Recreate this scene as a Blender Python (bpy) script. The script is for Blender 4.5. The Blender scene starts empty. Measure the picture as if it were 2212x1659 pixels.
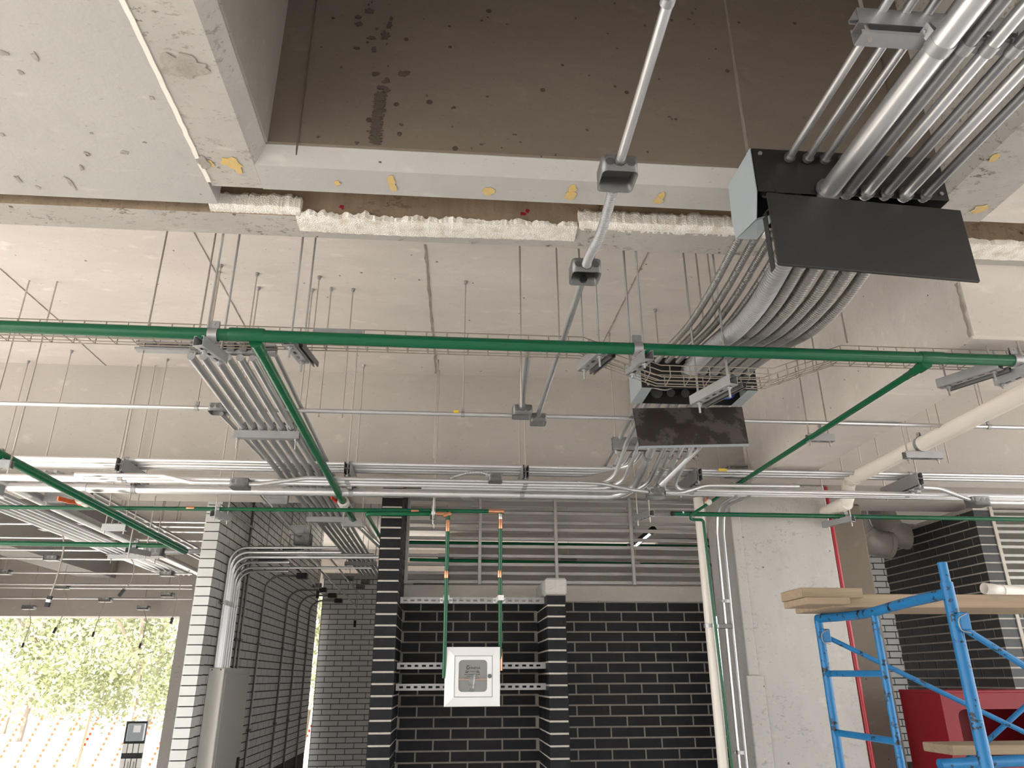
import bpy, bmesh, math, random
from mathutils import Vector, Matrix
random.seed(7)
V = Vector
R = math.radians
SC = bpy.context.scene
COL = SC.collection
EYE = 1.6            # camera height above the floor; coordinates below are measured from the eye

# ------------------------------------------------------------------ camera
FPX = 1588.0
TH, PS, RO = R(21.9), R(4.9), R(-0.27)
FW = V((math.sin(PS)*math.cos(TH), math.cos(PS)*math.cos(TH), math.sin(TH)))
_r = V((math.cos(PS), -math.sin(PS), 0)); _u = _r.cross(FW)
RT = _r*math.cos(RO)+_u*math.sin(RO)
UP = -_r*math.sin(RO)+_u*math.cos(RO)
cam = bpy.data.cameras.new('camera'); camo = bpy.data.objects.new('camera', cam); COL.objects.link(camo)
cam.sensor_fit = 'HORIZONTAL'; cam.sensor_width = 36.0; cam.lens = FPX/2212*36.0
cam.clip_start = 0.05; cam.clip_end = 300
m = Matrix.Identity(4)
for i in range(3):
    m[i][0] = RT[i]; m[i][1] = UP[i]; m[i][2] = -FW[i]
m[2][3] = EYE
camo.matrix_world = m
SC.camera = camo

# ------------------------------------------------------------------ world, sun, exposure
w = bpy.data.worlds.new('sky'); SC.world = w; w.use_nodes = True
bg = w.node_tree.nodes['Background']
bg.inputs[0].default_value = (0.93, 0.97, 1.0, 1); bg.inputs[1].default_value = 1.9
sun = bpy.data.lights.new('sun', 'SUN'); sun.energy = 6.0; sun.angle = R(1.5); sun.color = (1.0, 0.93, 0.83)
suno = bpy.data.objects.new('sun', sun); COL.objects.link(suno)
suno.rotation_euler = (R(35), R(-42), 0); suno.location = (-8, -6, 12)
SC.view_settings.view_transform = 'Standard'
SC.view_settings.look = 'None'
SC.view_settings.gamma = 1.0
SC.view_settings.use_curve_mapping = False
SC.view_settings.exposure = 1.33
try:
    SC.cycles.max_bounces = 6; SC.cycles.diffuse_bounces = 4; SC.cycles.glossy_bounces = 3; SC.cycles.transparent_max_bounces = 6
    SC.cycles.use_adaptive_sampling = True; SC.cycles.adaptive_threshold = 0.1; SC.cycles.adaptive_min_samples = 16
    SC.cycles.use_denoising = True
    SC.cycles.sample_clamp_indirect = 6.0
except Exception:
    pass

# ------------------------------------------------------------------ view rays: a point of the place from where it shows and one known coordinate
def ray(x, y): return FW + RT*((x-1106)/FPX) - UP*((y-829.5)/FPX)
def PY(x, y, v): d = ray(x, y); return d*(v/d.y)
def PZ(x, y, v): d = ray(x, y); return d*(v/d.z)
def PX(x, y, v): d = ray(x, y); return d*(v/d.x)

# ------------------------------------------------------------------ mesh building
ORG = {}
class MB:
    def __init__(s): s.v = []; s.f = []; s.mi = []
    def add(s, vs, fs, mi=0):
        o = len(s.v); s.v += [V(a) for a in vs]; s.f += [tuple(i+o for i in f) for f in fs]; s.mi += [mi]*len(fs); return s
    def box(s, a, b, mi=0):
        x0, y0, z0 = a; x1, y1, z1 = b
        return s.add([(x0,y0,z0),(x1,y0,z0),(x1,y1,z0),(x0,y1,z0),(x0,y0,z1),(x1,y0,z1),(x1,y1,z1),(x0,y1,z1)],
                     [(0,3,2,1),(4,5,6,7),(0,1,5,4),(1,2,6,5),(2,3,7,6),(3,0,4,7)], mi)
    def bev(s, a, b, e, mi=0):
        """box with chamfered vertical and horizontal edges"""
        bm = bmesh.new(); bmesh.ops.create_cube(bm, size=1)
        a = V(a); b = V(b); c = (a+b)/2; d = b-a
        for v in bm.verts: v.co = V((v.co.x*d.x, v.co.y*d.y, v.co.z*d.z))+c
        bmesh.ops.bevel(bm, geom=bm.edges[:], offset=e, segments=1, affect='EDGES')
        bm.verts.index_update()
        s.add([v.co.copy() for v in bm.verts], [tuple(v.index for v in f.verts) for f in bm.faces], mi); bm.free(); return s
    def obox(s, p0, p1, w, h, up=(0,0,1), mi=0):
        """bar from p0 to p1, w wide across, h along up"""
        p0 = V(p0); p1 = V(p1); d = (p1-p0).normalized(); up = V(up); sd = d.cross(up).normalized(); u = sd.cross(d)
        vs = []
        for p in (p0, p1):
            for a, b in ((-1,-1),(1,-1),(1,1),(-1,1)): vs.append(p+sd*(a*w/2)+u*(b*h/2))
        return s.add(vs, [(0,3,2,1),(4,5,6,7),(0,1,5,4),(1,2,6,5),(2,3,7,6),(3,0,4,7)], mi)
    def tube(s, pts, r, n=10, cap=True, mi=0):
        pts = [V(p) for p in pts]; k = len(pts)
        rs = r if isinstance(r, (list, tuple)) else [r]*k
        t0 = (pts[1]-pts[0]).normalized()
        a = V((0,0,1)) if abs(t0.z) < 0.9 else V((1,0,0))
        nx = t0.cross(a).normalized(); vs = []
        for i in range(k):
            t = ((pts[min(i+1,k-1)]-pts[i]).normalized()+(pts[i]-pts[max(i-1,0)]).normalized()) if 0 < i < k-1 else (pts[min(i+1,k-1)]-pts[max(i-1,0)])
            t.normalize(); nx = (nx-t*nx.dot(t)).normalized(); ny = t.cross(nx)
            for j in range(n):
                an = 2*math.pi*j/n; vs.append(pts[i]+(nx*math.cos(an)+ny*math.sin(an))*rs[i])
        fs = []
        for i in range(k-1):
            for j in range(n):
                fs.append((i*n+j, i*n+(j+1)%n, (i+1)*n+(j+1)%n, (i+1)*n+j))
        if cap: fs += [tuple(range(n))[::-1], tuple((k-1)*n+j for j in range(n))]
        return s.add(vs, fs, mi)
    def prism(s, poly, ext, mi=0):
        """planar polygon (points) extruded by vector"""
        n = len(poly); ext = V(ext); vs = [V(p) for p in poly]+[V(p)+ext for p in poly]
        fs = [tuple(range(n))[::-1], tuple(range(n, 2*n))]+[(i, (i+1)%n, n+(i+1)%n, n+i) for i in range(n)]
        return s.add(vs, fs, mi)
    def ribbon(s, pts, wd, w, t, mi=0):
        """flat strap following pts, w wide along wd, t thick"""
        pts = [V(p) for p in pts]; wd = V(wd).normalized(); k = len(pts); vs = []
        for i in range(k):
            d = (pts[min(i+1,k-1)]-pts[max(i-1,0)]).normalized(); nn = wd.cross(d).normalized()
            for a, b in ((-1,-1),(1,-1),(1,1),(-1,1)): vs.append(pts[i]+wd*(a*w/2)+nn*(b*t/2))
        fs = [(0,3,2,1), tuple((k-1)*4+j for j in range(4))]
        for i in range(k-1):
            for j in range(4): fs.append((i*4+j, i*4+(j+1)%4, (i+1)*4+(j+1)%4, (i+1)*4+j))
        return s.add(vs, fs, mi)
    def build(s, name, mat, parent=None, smooth=35, solid=None):
        lo = V((min(v.x for v in s.v), min(v.y for v in s.v), min(v.z for v in s.v)))
        hi = V((max(v.x for v in s.v), max(v.y for v in s.v), max(v.z for v in s.v)))
        c = (lo+hi)/2
        me = bpy.data.meshes.new(name); me.from_pydata([v-c for v in s.v], [], s.f)
        ms = mat if isinstance(mat, (list, tuple)) else [mat]
        for q in ms: me.materials.append(q)
        if len(ms) > 1: me.polygons.foreach_set('material_index', s.mi)
        bm = bmesh.new(); bm.from_mesh(me); bmesh.ops.recalc_face_normals(bm, faces=bm.faces[:]); bm.to_mesh(me); bm.free()
        if smooth:
            me.polygons.foreach_set('use_smooth', [True]*len(me.polygons)); me.set_sharp_from_angle(angle=R(smooth))
        o = link(name, me, c, parent)
        if solid:
            md = o.modifiers.new('thickness', 'SOLIDIFY'); md.thickness = solid; md.offset = 0
        return o
def link(name, me, c, parent=None):
    o = bpy.data.objects.new(name, me); COL.objects.link(o)
    c = V(c); ORG[o.name] = c
    if parent is None: o.location = c+V((0,0,EYE))
    else: o.parent = parent; o.location = c-ORG[parent.name]
    return o
def tag(o, label, cat, group=None):
    o['label'] = label; o['category'] = cat
    if group: o['group'] = group
    return o
def thing(name, label, cat, at, group=None):
    o = bpy.data.objects.new(name, None); COL.objects.link(o); o.empty_display_size = 0.05
    ORG[o.name] = V(at); o.location = V(at)+V((0,0,EYE)); return tag(o, label, cat, group)
def struct(o, label=None):
    o['kind'] = 'structure'
    if label: o['label'] = label
    return o
def stuff(o, label=None, cat=None):
    o['kind'] = 'stuff'
    if label: o['label'] = label
    if cat: o['category'] = cat
    return o
def fillet(pts, r, seg=6):
    """polyline with rounded corners of radius r"""
    pts = [V(p) for p in pts]; out = [pts[0]]
    for i in range(1, len(pts)-1):
        p = pts[i]; a = (pts[i-1]-p); b = (pts[i+1]-p); la, lb = a.length, b.length; a.normalize(); b.normalize()
        ang = a.angle(b, math.pi)
        if ang > math.pi-0.02: out.append(p); continue
        rr = r[i-1] if isinstance(r, (list, tuple)) else r
        t = min(rr/math.tan(ang/2), la*0.49, lb*0.49); rad = t*math.tan(ang/2)
        c = p+(a+b).normalized()*(rad/math.sin(ang/2))
        s0 = p+a*t-c; s1 = p+b*t-c; th = s0.angle(s1, 0.0)
        for k in range(seg+1):
            f = k/seg
            out.append(c+(s0*math.sin((1-f)*th)+s1*math.sin(f*th))/math.sin(th) if th > 1e-3 else p)
    out.append(pts[-1]); return out
def spline(pts, seg=8):
    pts = [V(p) for p in pts]; P = [pts[0]*2-pts[1]]+pts+[pts[-1]*2-pts[-2]]; out = []
    for i in range(1, len(P)-2):
        for k in range(seg):
            t = k/seg; a, b, c, d = P[i-1], P[i], P[i+1], P[i+2]
            out.append(0.5*((2*b)+(c-a)*t+(2*a-5*b+4*c-d)*t*t+(3*b-a-3*c+d)*t**3))
    out.append(pts[-1]); return out
ORD = ['first', 'second', 'third', 'fourth', 'fifth', 'sixth', 'seventh', 'eighth', 'ninth', 'tenth', 'eleventh', 'twelfth', 'thirteenth', 'fourteenth']

# ------------------------------------------------------------------ materials
def nmat(name):
    mt = bpy.data.materials.new(name); mt.use_nodes = True; nt = mt.node_tree
    return mt, nt, nt.nodes['Principled BSDF']
def nd(nt, t, **k):
    n = nt.nodes.new(t)
    for a, b in k.items():
        if a.startswith('i_'):
            n.inputs[int(a[2:]) if a[2:].isdigit() else a[2:]].default_value = b
        else: setattr(n, a, b)
    return n
def mixc(nt, fac, a, b, mode='MIX'):
    n = nt.nodes.new('ShaderNodeMix'); n.data_type = 'RGBA'; n.blend_type = mode
    for sock, val in ((n.inputs[0], fac), (n.inputs[6], a), (n.inputs[7], b)):
        if hasattr(val, 'is_linked') or hasattr(val, 'links'): nt.links.new(val, sock)
        elif isinstance(val, (int, float)): sock.default_value = val
        else: sock.default_value = (*val, 1) if len(val) == 3 else val
    return n.outputs[2]
def ramp(nt, fac, p0, p1, c0=(0,0,0,1), c1=(1,1,1,1)):
    n = nt.nodes.new('ShaderNodeValToRGB'); nt.links.new(fac, n.inputs[0])
    n.color_ramp.elements[0].position = p0; n.color_ramp.elements[1].position = p1
    n.color_ramp.elements[0].color = c0; n.color_ramp.elements[1].color = c1
    return n.outputs[0]
def pos(nt, sc=(1,1,1)):
    g = nt.nodes.new('ShaderNodeNewGeometry'); mp = nt.nodes.new('ShaderNodeMapping'); nt.links.new(g.outputs['Position'], mp.inputs[0])
    mp.inputs[3].default_value = sc; return mp.outputs[0]
def noise(nt, vec, scale, detail=4, rough=0.55):
    n = nd(nt, 'ShaderNodeTexNoise'); n.inputs['Scale'].default_value = scale; n.inputs['Detail'].default_value = detail; n.inputs['Roughness'].default_value = rough
    nt.links.new(vec, n.inputs['Vector']); return n.outputs[0]
def bump(nt, h, st, dist, b):
    n = nd(nt, 'ShaderNodeBump'); n.inputs['Strength'].default_value = st; n.inputs['Distance'].default_value = dist
    nt.links.new(h, n.inputs['Height']); nt.links.new(n.outputs[0], b.inputs['Normal'])
def conc(name, base, dark, pits=0.5, patch=0.5, streak=(1,1,1), rough=0.85, bm=0.25, scale=1.6, crack=0.0):
    """cast concrete: cloudy tone, pin holes, scuffs"""
    mt, nt, b = nmat(name); p = pos(nt); ps = pos(nt, streak)
    c = mixc(nt, ramp(nt, noise(nt, ps, scale, 3, 0.66), 0.35, 0.7), base, tuple(x*(1-0.30*patch) for x in base))
    c = mixc(nt, ramp(nt, noise(nt, ps, scale*5.5, 3, 0.7), 0.52, 0.78), c, tuple(x*(1-0.3*patch) for x in base))
    fl = ramp(nt, noise(nt, pos(nt, (9,26,20)), 4.0, 2, 0.6), 0.66, 0.74)
    c = mixc(nt, fl, c, tuple(x*(1-0.42*min(1,patch*1.6)) for x in base))
    fl2 = ramp(nt, noise(nt, pos(nt, (3,7,5)), 2.2, 2, 0.6), 0.62, 0.8)
    c = mixc(nt, fl2, c, tuple(min(1,x*1.13) for x in base))
    vo = nd(nt, 'ShaderNodeTexVoronoi'); vo.inputs['Scale'].default_value = 9.0; nt.links.new(p, vo.inputs['Vector'])
    sep = nd(nt, 'ShaderNodeSeparateColor'); nt.links.new(vo.outputs['Color'], sep.inputs[0])
    mth = nd(nt, 'ShaderNodeMath', operation='MULTIPLY'); nt.links.new(sep.outputs[0], mth.inputs[0]); mth.inputs[1].default_value = 0.16*pits
    lt = nd(nt, 'ShaderNodeMath', operation='LESS_THAN'); nt.links.new(vo.outputs['Distance'], lt.inputs[0]); nt.links.new(mth.outputs[0], lt.inputs[1])
    c = mixc(nt, lt.outputs[0], c, dark)
    if crack:
        cr = ramp(nt, noise(nt, pos(nt, (6,10,10)), 3.6, 5, 0.74), 0.56, 0.61)
        cg = ramp(nt, noise(nt, p, 2.6, 4), 0.44, 0.62)
        mm = nd(nt, 'ShaderNodeMath', operation='MULTIPLY'); nt.links.new(cr, mm.inputs[0]); nt.links.new(cg, mm.inputs[1])
        m2 = nd(nt, 'ShaderNodeMath', operation='MULTIPLY'); nt.links.new(mm.outputs[0], m2.inputs[0]); m2.inputs[1].default_value = crack
        c = mixc(nt, m2.outputs[0], c, dark)
    nt.links.new(c, b.inputs['Base Color']); b.inputs['Roughness'].default_value = rough
    bump(nt, noise(nt, p, 38, 3, 0.6), bm, 0.004, b)
    return mt
def paint(name, col, rough=0.4, metal=0.0, var=0.12, sc=14, spec=0.5, col2=None, thr=(0.6, 0.75), bm=0.05, coat=0):
    mt, nt, b = nmat(name); p = pos(nt)
    c = mixc(nt, noise(nt, p, sc, 2), tuple(x*(1-var) for x in col), tuple(min(1, x*(1+var)) for x in col))
    if col2 is not None: c = mixc(nt, ramp(nt, noise(nt, p, sc*1.7, 4, 0.65), *thr), c, col2)
    nt.links.new(c, b.inputs['Base Color']); b.inputs['Roughness'].default_value = rough; b.inputs['Metallic'].default_value = metal
    b.inputs['Specular IOR Level'].default_value = spec
    if coat: b.inputs['Coat Weight'].default_value = coat
    if bm: bump(nt, noise(nt, p, 60, 3), bm, 0.003, b)
    return mt
def metal(name, col, rough=0.35, var=0.15, sc=9, metallic=0.9, streak=(1,1,1)):
    mt, nt, b = nmat(name); p = pos(nt, streak)
    n = noise(nt, p, sc, 3, 0.6)
    c = mixc(nt, n, tuple(x*(1-var) for x in col), tuple(min(1, x*(1+var)) for x in col))
    nt.links.new(c, b.inputs['Base Color']); b.inputs['Metallic'].default_value = metallic
    mr = nd(nt, 'ShaderNodeMapRange'); nt.links.new(noise(nt, p, sc*0.8, 2), mr.inputs[0]); mr.inputs[3].default_value = rough*0.9; mr.inputs[4].default_value = rough*1.12
    nt.links.new(mr.outputs[0], b.inputs['Roughness'])
    return mt
M = {}
M['slab'] = conc('slab_concrete', (0.66,0.605,0.565), (0.16,0.14,0.12), 0.45, 0.42, streak=(0.5,1.2,1))
M['smooth'] = conc('smooth_plastered_concrete', (0.49,0.455,0.42), (0.30,0.27,0.24), 0.1, 0.35, streak=(0.6,0.6,1.1), bm=0.08, scale=0.9)
M['soffit'] = conc('scarred_soffit_concrete', (0.45,0.425,0.395), (0.13,0.11,0.085), 0.6, 0.5, crack=0.95)
M['bright'] = conc('pale_slab_concrete', (0.45,0.435,0.415), (0.24,0.21,0.18), 0.4, 0.3, streak=(0.8,0.5,1))
M['shaft'] = conc('shaded_shaft_concrete', (0.185,0.15,0.12), (0.06,0.045,0.035), 0.75, 0.4, streak=(0.4,1,1.2), scale=1.3)  # base colour darkened to carry the shade inside the shaft
M['gapface'] = conc('rust_stained_concrete', (0.36,0.27,0.19), (0.12,0.07,0.04), 0.6, 0.9, streak=(6,1,0.8), bm=0.6, crack=0.6)
M['shaftshade'] = conc('shaded_shaft_side_concrete', (0.29,0.265,0.24), (0.08,0.07,0.06), 0.5, 0.5, streak=(1,1,0.5))  # mid tone painting the shade on the beam's inner face; real concrete is the same
M['column'] = conc('column_concrete', (0.47,0.45,0.425), (0.15,0.13,0.11), 0.45, 0.4, crack=0.4, streak=(1.4,1,0.7))
M['brownconc'] = conc('brown_column_concrete', (0.20,0.165,0.13), (0.05,0.04,0.03), 0.5, 0.4)
M['lintel'] = conc('lintel_concrete', (0.44,0.41,0.37), (0.16,0.14,0.12), 0.4, 0.4)
M['floor'] = conc('floor_concrete', (0.64,0.62,0.59), (0.25,0.22,0.2), 0.3, 0.4)
M['ground'] = conc('dusty_ground', (0.70,0.66,0.60), (0.35,0.28,0.2), 0.3, 0.5, scale=0.5)
M['seam'] = conc('form_seam', (0.13,0.105,0.085), (0.04,0.03,0.02), 0.3, 0.5)
M['seaml'] = conc('pale_form_seam', (0.36,0.31,0.27), (0.10,0.08,0.06), 0.3, 0.8, scale=9)
M['stain'] = conc('dark_stain', (0.10,0.08,0.062), (0.05,0.04,0.03), 0.3, 0.9, scale=14)
M['scuff'] = conc('rough_scar', (0.40,0.37,0.33), (0.14,0.12,0.1), 1.5, 0.9, scale=12, bm=0.9)
M['yellowmark'] = paint('yellow_chalk', (0.60,0.42,0.15), 0.9, var=0.15, sc=40, col2=(0.50,0.44,0.34), thr=(0.5,0.7))
M['bead'] = paint('white_sealant', (0.80,0.76,0.70), 0.8)
M['foam'] = None
mt, nt, b = nmat('polystyrene_foam'); p = pos(nt)
vo = nd(nt, 'ShaderNodeTexVoronoi'); vo.inputs['Scale'].default_value = 190; nt.links.new(p, vo.inputs['Vector'])
c = mixc(nt, ramp(nt, noise(nt, p, 22, 5), 0.45, 0.75), (0.88,0.85,0.80), (0.66,0.58,0.48)); nt.links.new(c, b.inputs['Base Color'])
b.inputs['Roughness'].default_value = 0.8; bump(nt, vo.outputs['Distance'], 0.7, 0.006, b); M['foam'] = mt
M['emt'] = metal('galvanised_conduit', (0.55,0.55,0.56), 0.38, 0.10, 7)
M['emtb'] = metal('bright_galvanised_conduit', (0.72,0.72,0.74), 0.32, 0.08, 6)
M['emtd'] = metal('dull_galvanised_conduit', (0.30,0.30,0.31), 0.4, 0.15, 6)
M['strut'] = metal('zinc_strut', (0.40,0.40,0.41), 0.45, 0.14, 16, 0.8)
M['rod'] = metal('threaded_steel', (0.52,0.48,0.44), 0.4, 0.12, 30, 0.85)
M['wire'] = metal('tray_wire', (0.30,0.26,0.22), 0.5, 0.1, 30, 0.4)
M['box'] = metal('pressed_steel_box', (0.18,0.18,0.178), 0.42, 0.15, 12, 0.75)
M['boxin'] = paint('dark_box_inside', (0.05,0.052,0.055), 0.4, 0.4)
M['flex'] = metal('flexible_conduit', (0.35,0.345,0.35), 0.55, 0.1, 12, 0.6)
M['flexd'] = metal('dark_flexible_conduit', (0.235,0.225,0.215), 0.45, 0.12, 12, 0.65)
M['black'] = paint('charcoal_enamel', (0.014,0.0135,0.013), 0.45, var=0.2, sc=6, bm=0.03)
M['lidb'] = paint('dusty_brown_black_enamel', (0.035,0.027,0.025), 0.55, var=0.15, sc=5, col2=(0.085,0.072,0.066), thr=(0.5,0.56), bm=0.02)
M['plate'] = paint('blue_grey_enamel', (0.30,0.335,0.36), 0.45, var=0.06, sc=4)
M['green'] = paint('green_enamel', (0.002,0.088,0.036), 0.27, var=0.1, sc=8, spec=0.4)
M['copper'] = metal('copper', (0.72,0.34,0.20), 0.32, 0.15, 20)
M['silver'] = metal('bare_bright_pipe', (0.86,0.85,0.82), 0.22, 0.08, 12)
M['pvc'] = paint('white_pvc', (0.74,0.69,0.63), 0.35, var=0.05, sc=5)
M['pvcg'] = paint('grey_duct_plastic', (0.42,0.39,0.36), 0.35, var=0.08, sc=4)
M['white'] = paint('white_enamel', (0.80,0.80,0.80), 0.35, var=0.03, sc=6)
M['cabgrey'] = paint('grey_cabinet_back', (0.46,0.44,0.40), 0.6, var=0.2, sc=25)
M['panel'] = paint('panel_enamel', (0.68,0.67,0.64), 0.22, 0.15, var=0.05, sc=4)
M['blackbrick'] = paint('black_glazed_brick', (0.008,0.008,0.010), 0.5, var=0.4, sc=9, spec=0.25, col2=(0.022,0.022,0.025), thr=(0.55,0.9), bm=0.15)
M['charbrick'] = paint('charcoal_brick', (0.030,0.030,0.031), 0.45, var=0.35, sc=8, spec=0.4, col2=(0.07,0.07,0.07), thr=(0.6,0.9), bm=0.15)
M['whitebrick'] = paint('white_glazed_brick', (0.62,0.62,0.61), 0.30, var=0.06, sc=5, bm=0.06)
M['mortar'] = paint('grey_mortar', (0.27,0.25,0.22), 0.95, var=0.2, sc=30, bm=0.4)
M['mortarl'] = paint('pale_mortar', (0.50,0.46,0.41), 0.95, var=0.15, sc=30, bm=0.4)
M['mortard'] = paint('dark_grey_mortar', (0.075,0.07,0.065), 0.95, var=0.2, sc=30, bm=0.4)
M['louvre'] = metal('raw_steel_tube', (0.40,0.38,0.365), 0.5, 0.2, 5, 0.4)
M['red'] = paint('red_enamel', (0.34,0.012,0.022), 0.35, var=0.12, sc=9)
M['redcab'] = paint('dark_red_enamel', (0.20,0.006,0.013), 0.45, var=0.08, sc=5, spec=0.3)
M['blue'] = paint('chipped_blue_enamel', (0.012,0.150,0.36), 0.38, var=0.18, sc=12, spec=0.35, col2=(0.012,0.02,0.03), thr=(0.60,0.63))
M['wood'] = None
mt, nt, b = nmat('pine_plank'); p = pos(nt, (1.2,16,26))
c = mixc(nt, noise(nt, p, 2.0, 6, 0.6), (0.20,0.14,0.085), (0.42,0.32,0.22)); c = mixc(nt, ramp(nt, noise(nt, pos(nt,(1,3,3)), 4, 5), 0.55, 0.75), c, (0.24,0.18,0.13)); nt.links.new(c, b.inputs['Base Color']); b.inputs['Roughness'].default_value = 0.75
bump(nt, noise(nt, p, 5, 5), 0.2, 0.004, b); M['wood'] = mt
M['orange'] = paint('orange_plastic', (0.75,0.13,0.03), 0.45, var=0.08)
M['redhandle'] = paint('red_handle_plastic', (0.72,0.06,0.03), 0.4, var=0.08)
M['clear'] = paint('clouded_union_plastic', (0.62,0.58,0.54), 0.25, var=0.1)
M['rubber'] = paint('black_rubber', (0.012,0.012,0.012), 0.6)
M['cord'] = paint('pale_cord', (0.40,0.37,0.33), 0.6)
M['yellow'] = paint('yellow_sticker', (0.72,0.52,0.05), 0.6)
M['bluebag'] = paint('blue_wire', (0.02,0.05,0.30), 0.4)
M['ink'] = paint('black_ink', (0.012,0.012,0.012), 0.6, var=0)
M['bark'] = paint('bark', (0.34,0.28,0.24), 0.9)
M['mesh'] = paint('orange_safety_mesh', (0.55,0.07,0.012), 0.6)
M['sand'] = paint('sand_bag', (0.60,0.54,0.50), 0.9, var=0.2)
mt, nt, b = nmat('leaf'); p = pos(nt)
c = mixc(nt, noise(nt, p, 0.9, 3), (0.17,0.21,0.09), (0.46,0.45,0.27)); nt.links.new(c, b.inputs['Base Color']); b.inputs['Roughness'].default_value = 0.6
M['leaf'] = mt
mt, nt, b = nmat('clear_window'); b.inputs['Base Color'].default_value = (0.95,0.97,0.97,1); b.inputs['Roughness'].default_value = 0.05
b.inputs['Alpha'].default_value = 0.12; b.inputs['Specular IOR Level'].default_value = 0.5; M['glass'] = mt
mt, nt, b = nmat('lamp_tube'); b.inputs['Emission Color'].default_value = (1,1,1,1); b.inputs['Emission Strength'].default_value = 2.5; M['lamp'] = mt
# ================================================================== STRUCTURE
def proj(p):
    p = V(p); d = p.dot(FW)
    if d < 0.1: return None
    return 1106+FPX*p.dot(RT)/d, 829.5-FPX*p.dot(UP)/d
def inview(p, mrg=60):
    q = proj(p); return q is not None and -mrg < q[0] < 2212+mrg and -mrg < q[1] < 1659+mrg
ZS, ZB, Z1 = 2.24, 1.40, 1.78        # far slab, deep beams, near beams (above the eye)
struct(MB().box((-6.2,-7,-1.75), (7.5,13,-1.6)).build('floor', M['floor'], smooth=0), 'grey concrete floor of the building site')
struct(MB().box((-70,-60,-1.95), (70,80,-1.752)).build('ground', M['ground'], smooth=0), 'sunlit dusty ground outside')
ceil = struct(MB().box((-6.6,2.77,ZS), (7.5,14,ZS+0.25)).build('ceiling', M['slab'], smooth=0), 'pale cast concrete slab with hanging rods')
cl2 = struct(MB().box((-6.2,-4,Z1), (-0.963,2.563,Z1+0.5)).build('ceiling_near', M['bright'], smooth=0), 'smooth pale concrete slab in the upper corner')
struct(MB().box((2.19,-4,Z1), (7.5,2.44,Z1+0.5)).build('ceiling_near_right', M['slab'], smooth=0), 'concrete slab beside the open shaft')
# sealant bead along the joint
b = MB(); pts = []
for i in range(60):
    y = 0.5+i*0.0325; pts.append((-0.957+random.uniform(-.0018,.0018), y, Z1+0.002))
b.ribbon(pts, (1,0,0), 0.016, 0.012); struct(b.build('trim_1', M['bead'], smooth=0), 'white sealant bead in the slab joint')
# ring beam round the shaft: left arm, front arm, right arm, each with chamfer and rising wall
SH = 3.5
b = MB().prism([(-0.952,-4,Z1),(-0.761,-4,Z1),(-0.714,-4,Z1+0.052),(-0.714,-4,SH),(-0.952,-4,SH)], (0,6.445,0))
struct(b.build('beam_left', M['soffit'], smooth=0), 'concrete beam with chamfered edge beside the shaft')
b = MB().prism([(-0.7605,2.450,Z1),(-0.7605,2.305,Z1),(-0.7605,2.2535,Z1+0.056),(-0.7605,2.2535,SH),(-0.7605,2.450,SH)], (2.7,0,0))
bf = struct(b.build('beam_front', M['bright'], smooth=0), 'pale concrete beam crossing in front of the shaft')
struct(MB().box((-0.7135,0.2,Z1+0.054), (-0.705,2.2395,SH-0.3)).build('wall_shaft_shade_panel', M['shaftshade'], smooth=0), 'grey concrete side wall of the dark shaft')  # added skin over the beam face, its darker colour stands for shade
wf = struct(MB().box((-0.717,2.2395,Z1+0.058), (1.996,2.2525,SH)).build('wall_shaft', M['shaft'], smooth=0), 'concrete wall of the dark shaft, shade painted into its colour')
b = MB().prism([(2.19,-4,Z1),(1.94,-4,Z1),(1.902,-4,Z1+0.047),(1.902,-4,SH),(2.19,-4,SH)], (0,6.445,0))
struct(b.build('beam_right', M['soffit'], smooth=0), 'concrete beam with chamfered edge behind the steel conduits')
struct(MB().box((-0.72,0.2,SH-0.3), (1.93,2.25,SH)).build('ceiling_shaft_blocker', M['shaft'], smooth=0))  # unseen lid added to keep daylight out of the shaft
struct(MB().box((-0.72,0.05,Z1+0.06), (1.93,0.2,SH)).build('wall_shaft_blocker', M['shaft'], smooth=0))  # unseen near side, added so the shaft stays dark
# beam beyond the joint, stained face in the gap
b = MB().box((-6.2,2.624,Z1), (7.5,2.778,2.55), 0)
b.mi[2] = 1
b2 = struct(b.build('beam_joint', [M['soffit'], M['gapface']], smooth=0), 'scarred concrete beam along the open joint')
struct(MB().box((-6.2,2.44,1.93), (7.5,2.624,2.5)).build('ceiling_joint', M['gapface'], smooth=0))  # closes the gap, set low so the stained face catches more light
# deep cross beam and the beam running away on the right
struct(MB().box((-6.6,5.40,ZB), (7.5,6.30,ZS+0.1)).build('beam_cross', M['smooth'], smooth=0), 'deep smooth concrete cross beam behind the conduit racks')
struct(MB().bev((2.29,2.77,ZB), (2.66,5.41,ZS+0.1), 0.012).build('beam_side', M['slab'], smooth=0), 'deep concrete beam running away above the small green pipe')
struct(MB().box((-5.31,6.30,ZB), (-4.86,14,ZS+0.1)).build('beam_far_left', M['bright'], smooth=0), 'bright far beam above the hanging sockets')
# concrete column with proud edge strip
col = struct(MB().bev((2.13,5.405,-1.6), (2.91,5.95,ZB), 0.012).build('column_front', M['column'], smooth=0), 'pale concrete column behind the blue scaffold')
struct(MB().bev((2.10,5.385,-1.6), (2.225,5.44,0.02), 0.006).build('column_edge', M['column'], smooth=0))
struct(MB().bev((2.12,5.39,0.02), (2.195,5.44,ZB), 0.006).build('column_edge_upper', M['column'], smooth=0))
struct(MB().bev((2.93,6.02,-1.6), (PY(1854,1271,6.3).x,6.6,1.4), 0.02).build('column_brown', M['brownconc'], smooth=0), 'dark brown concrete column behind the red pipe')
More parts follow.
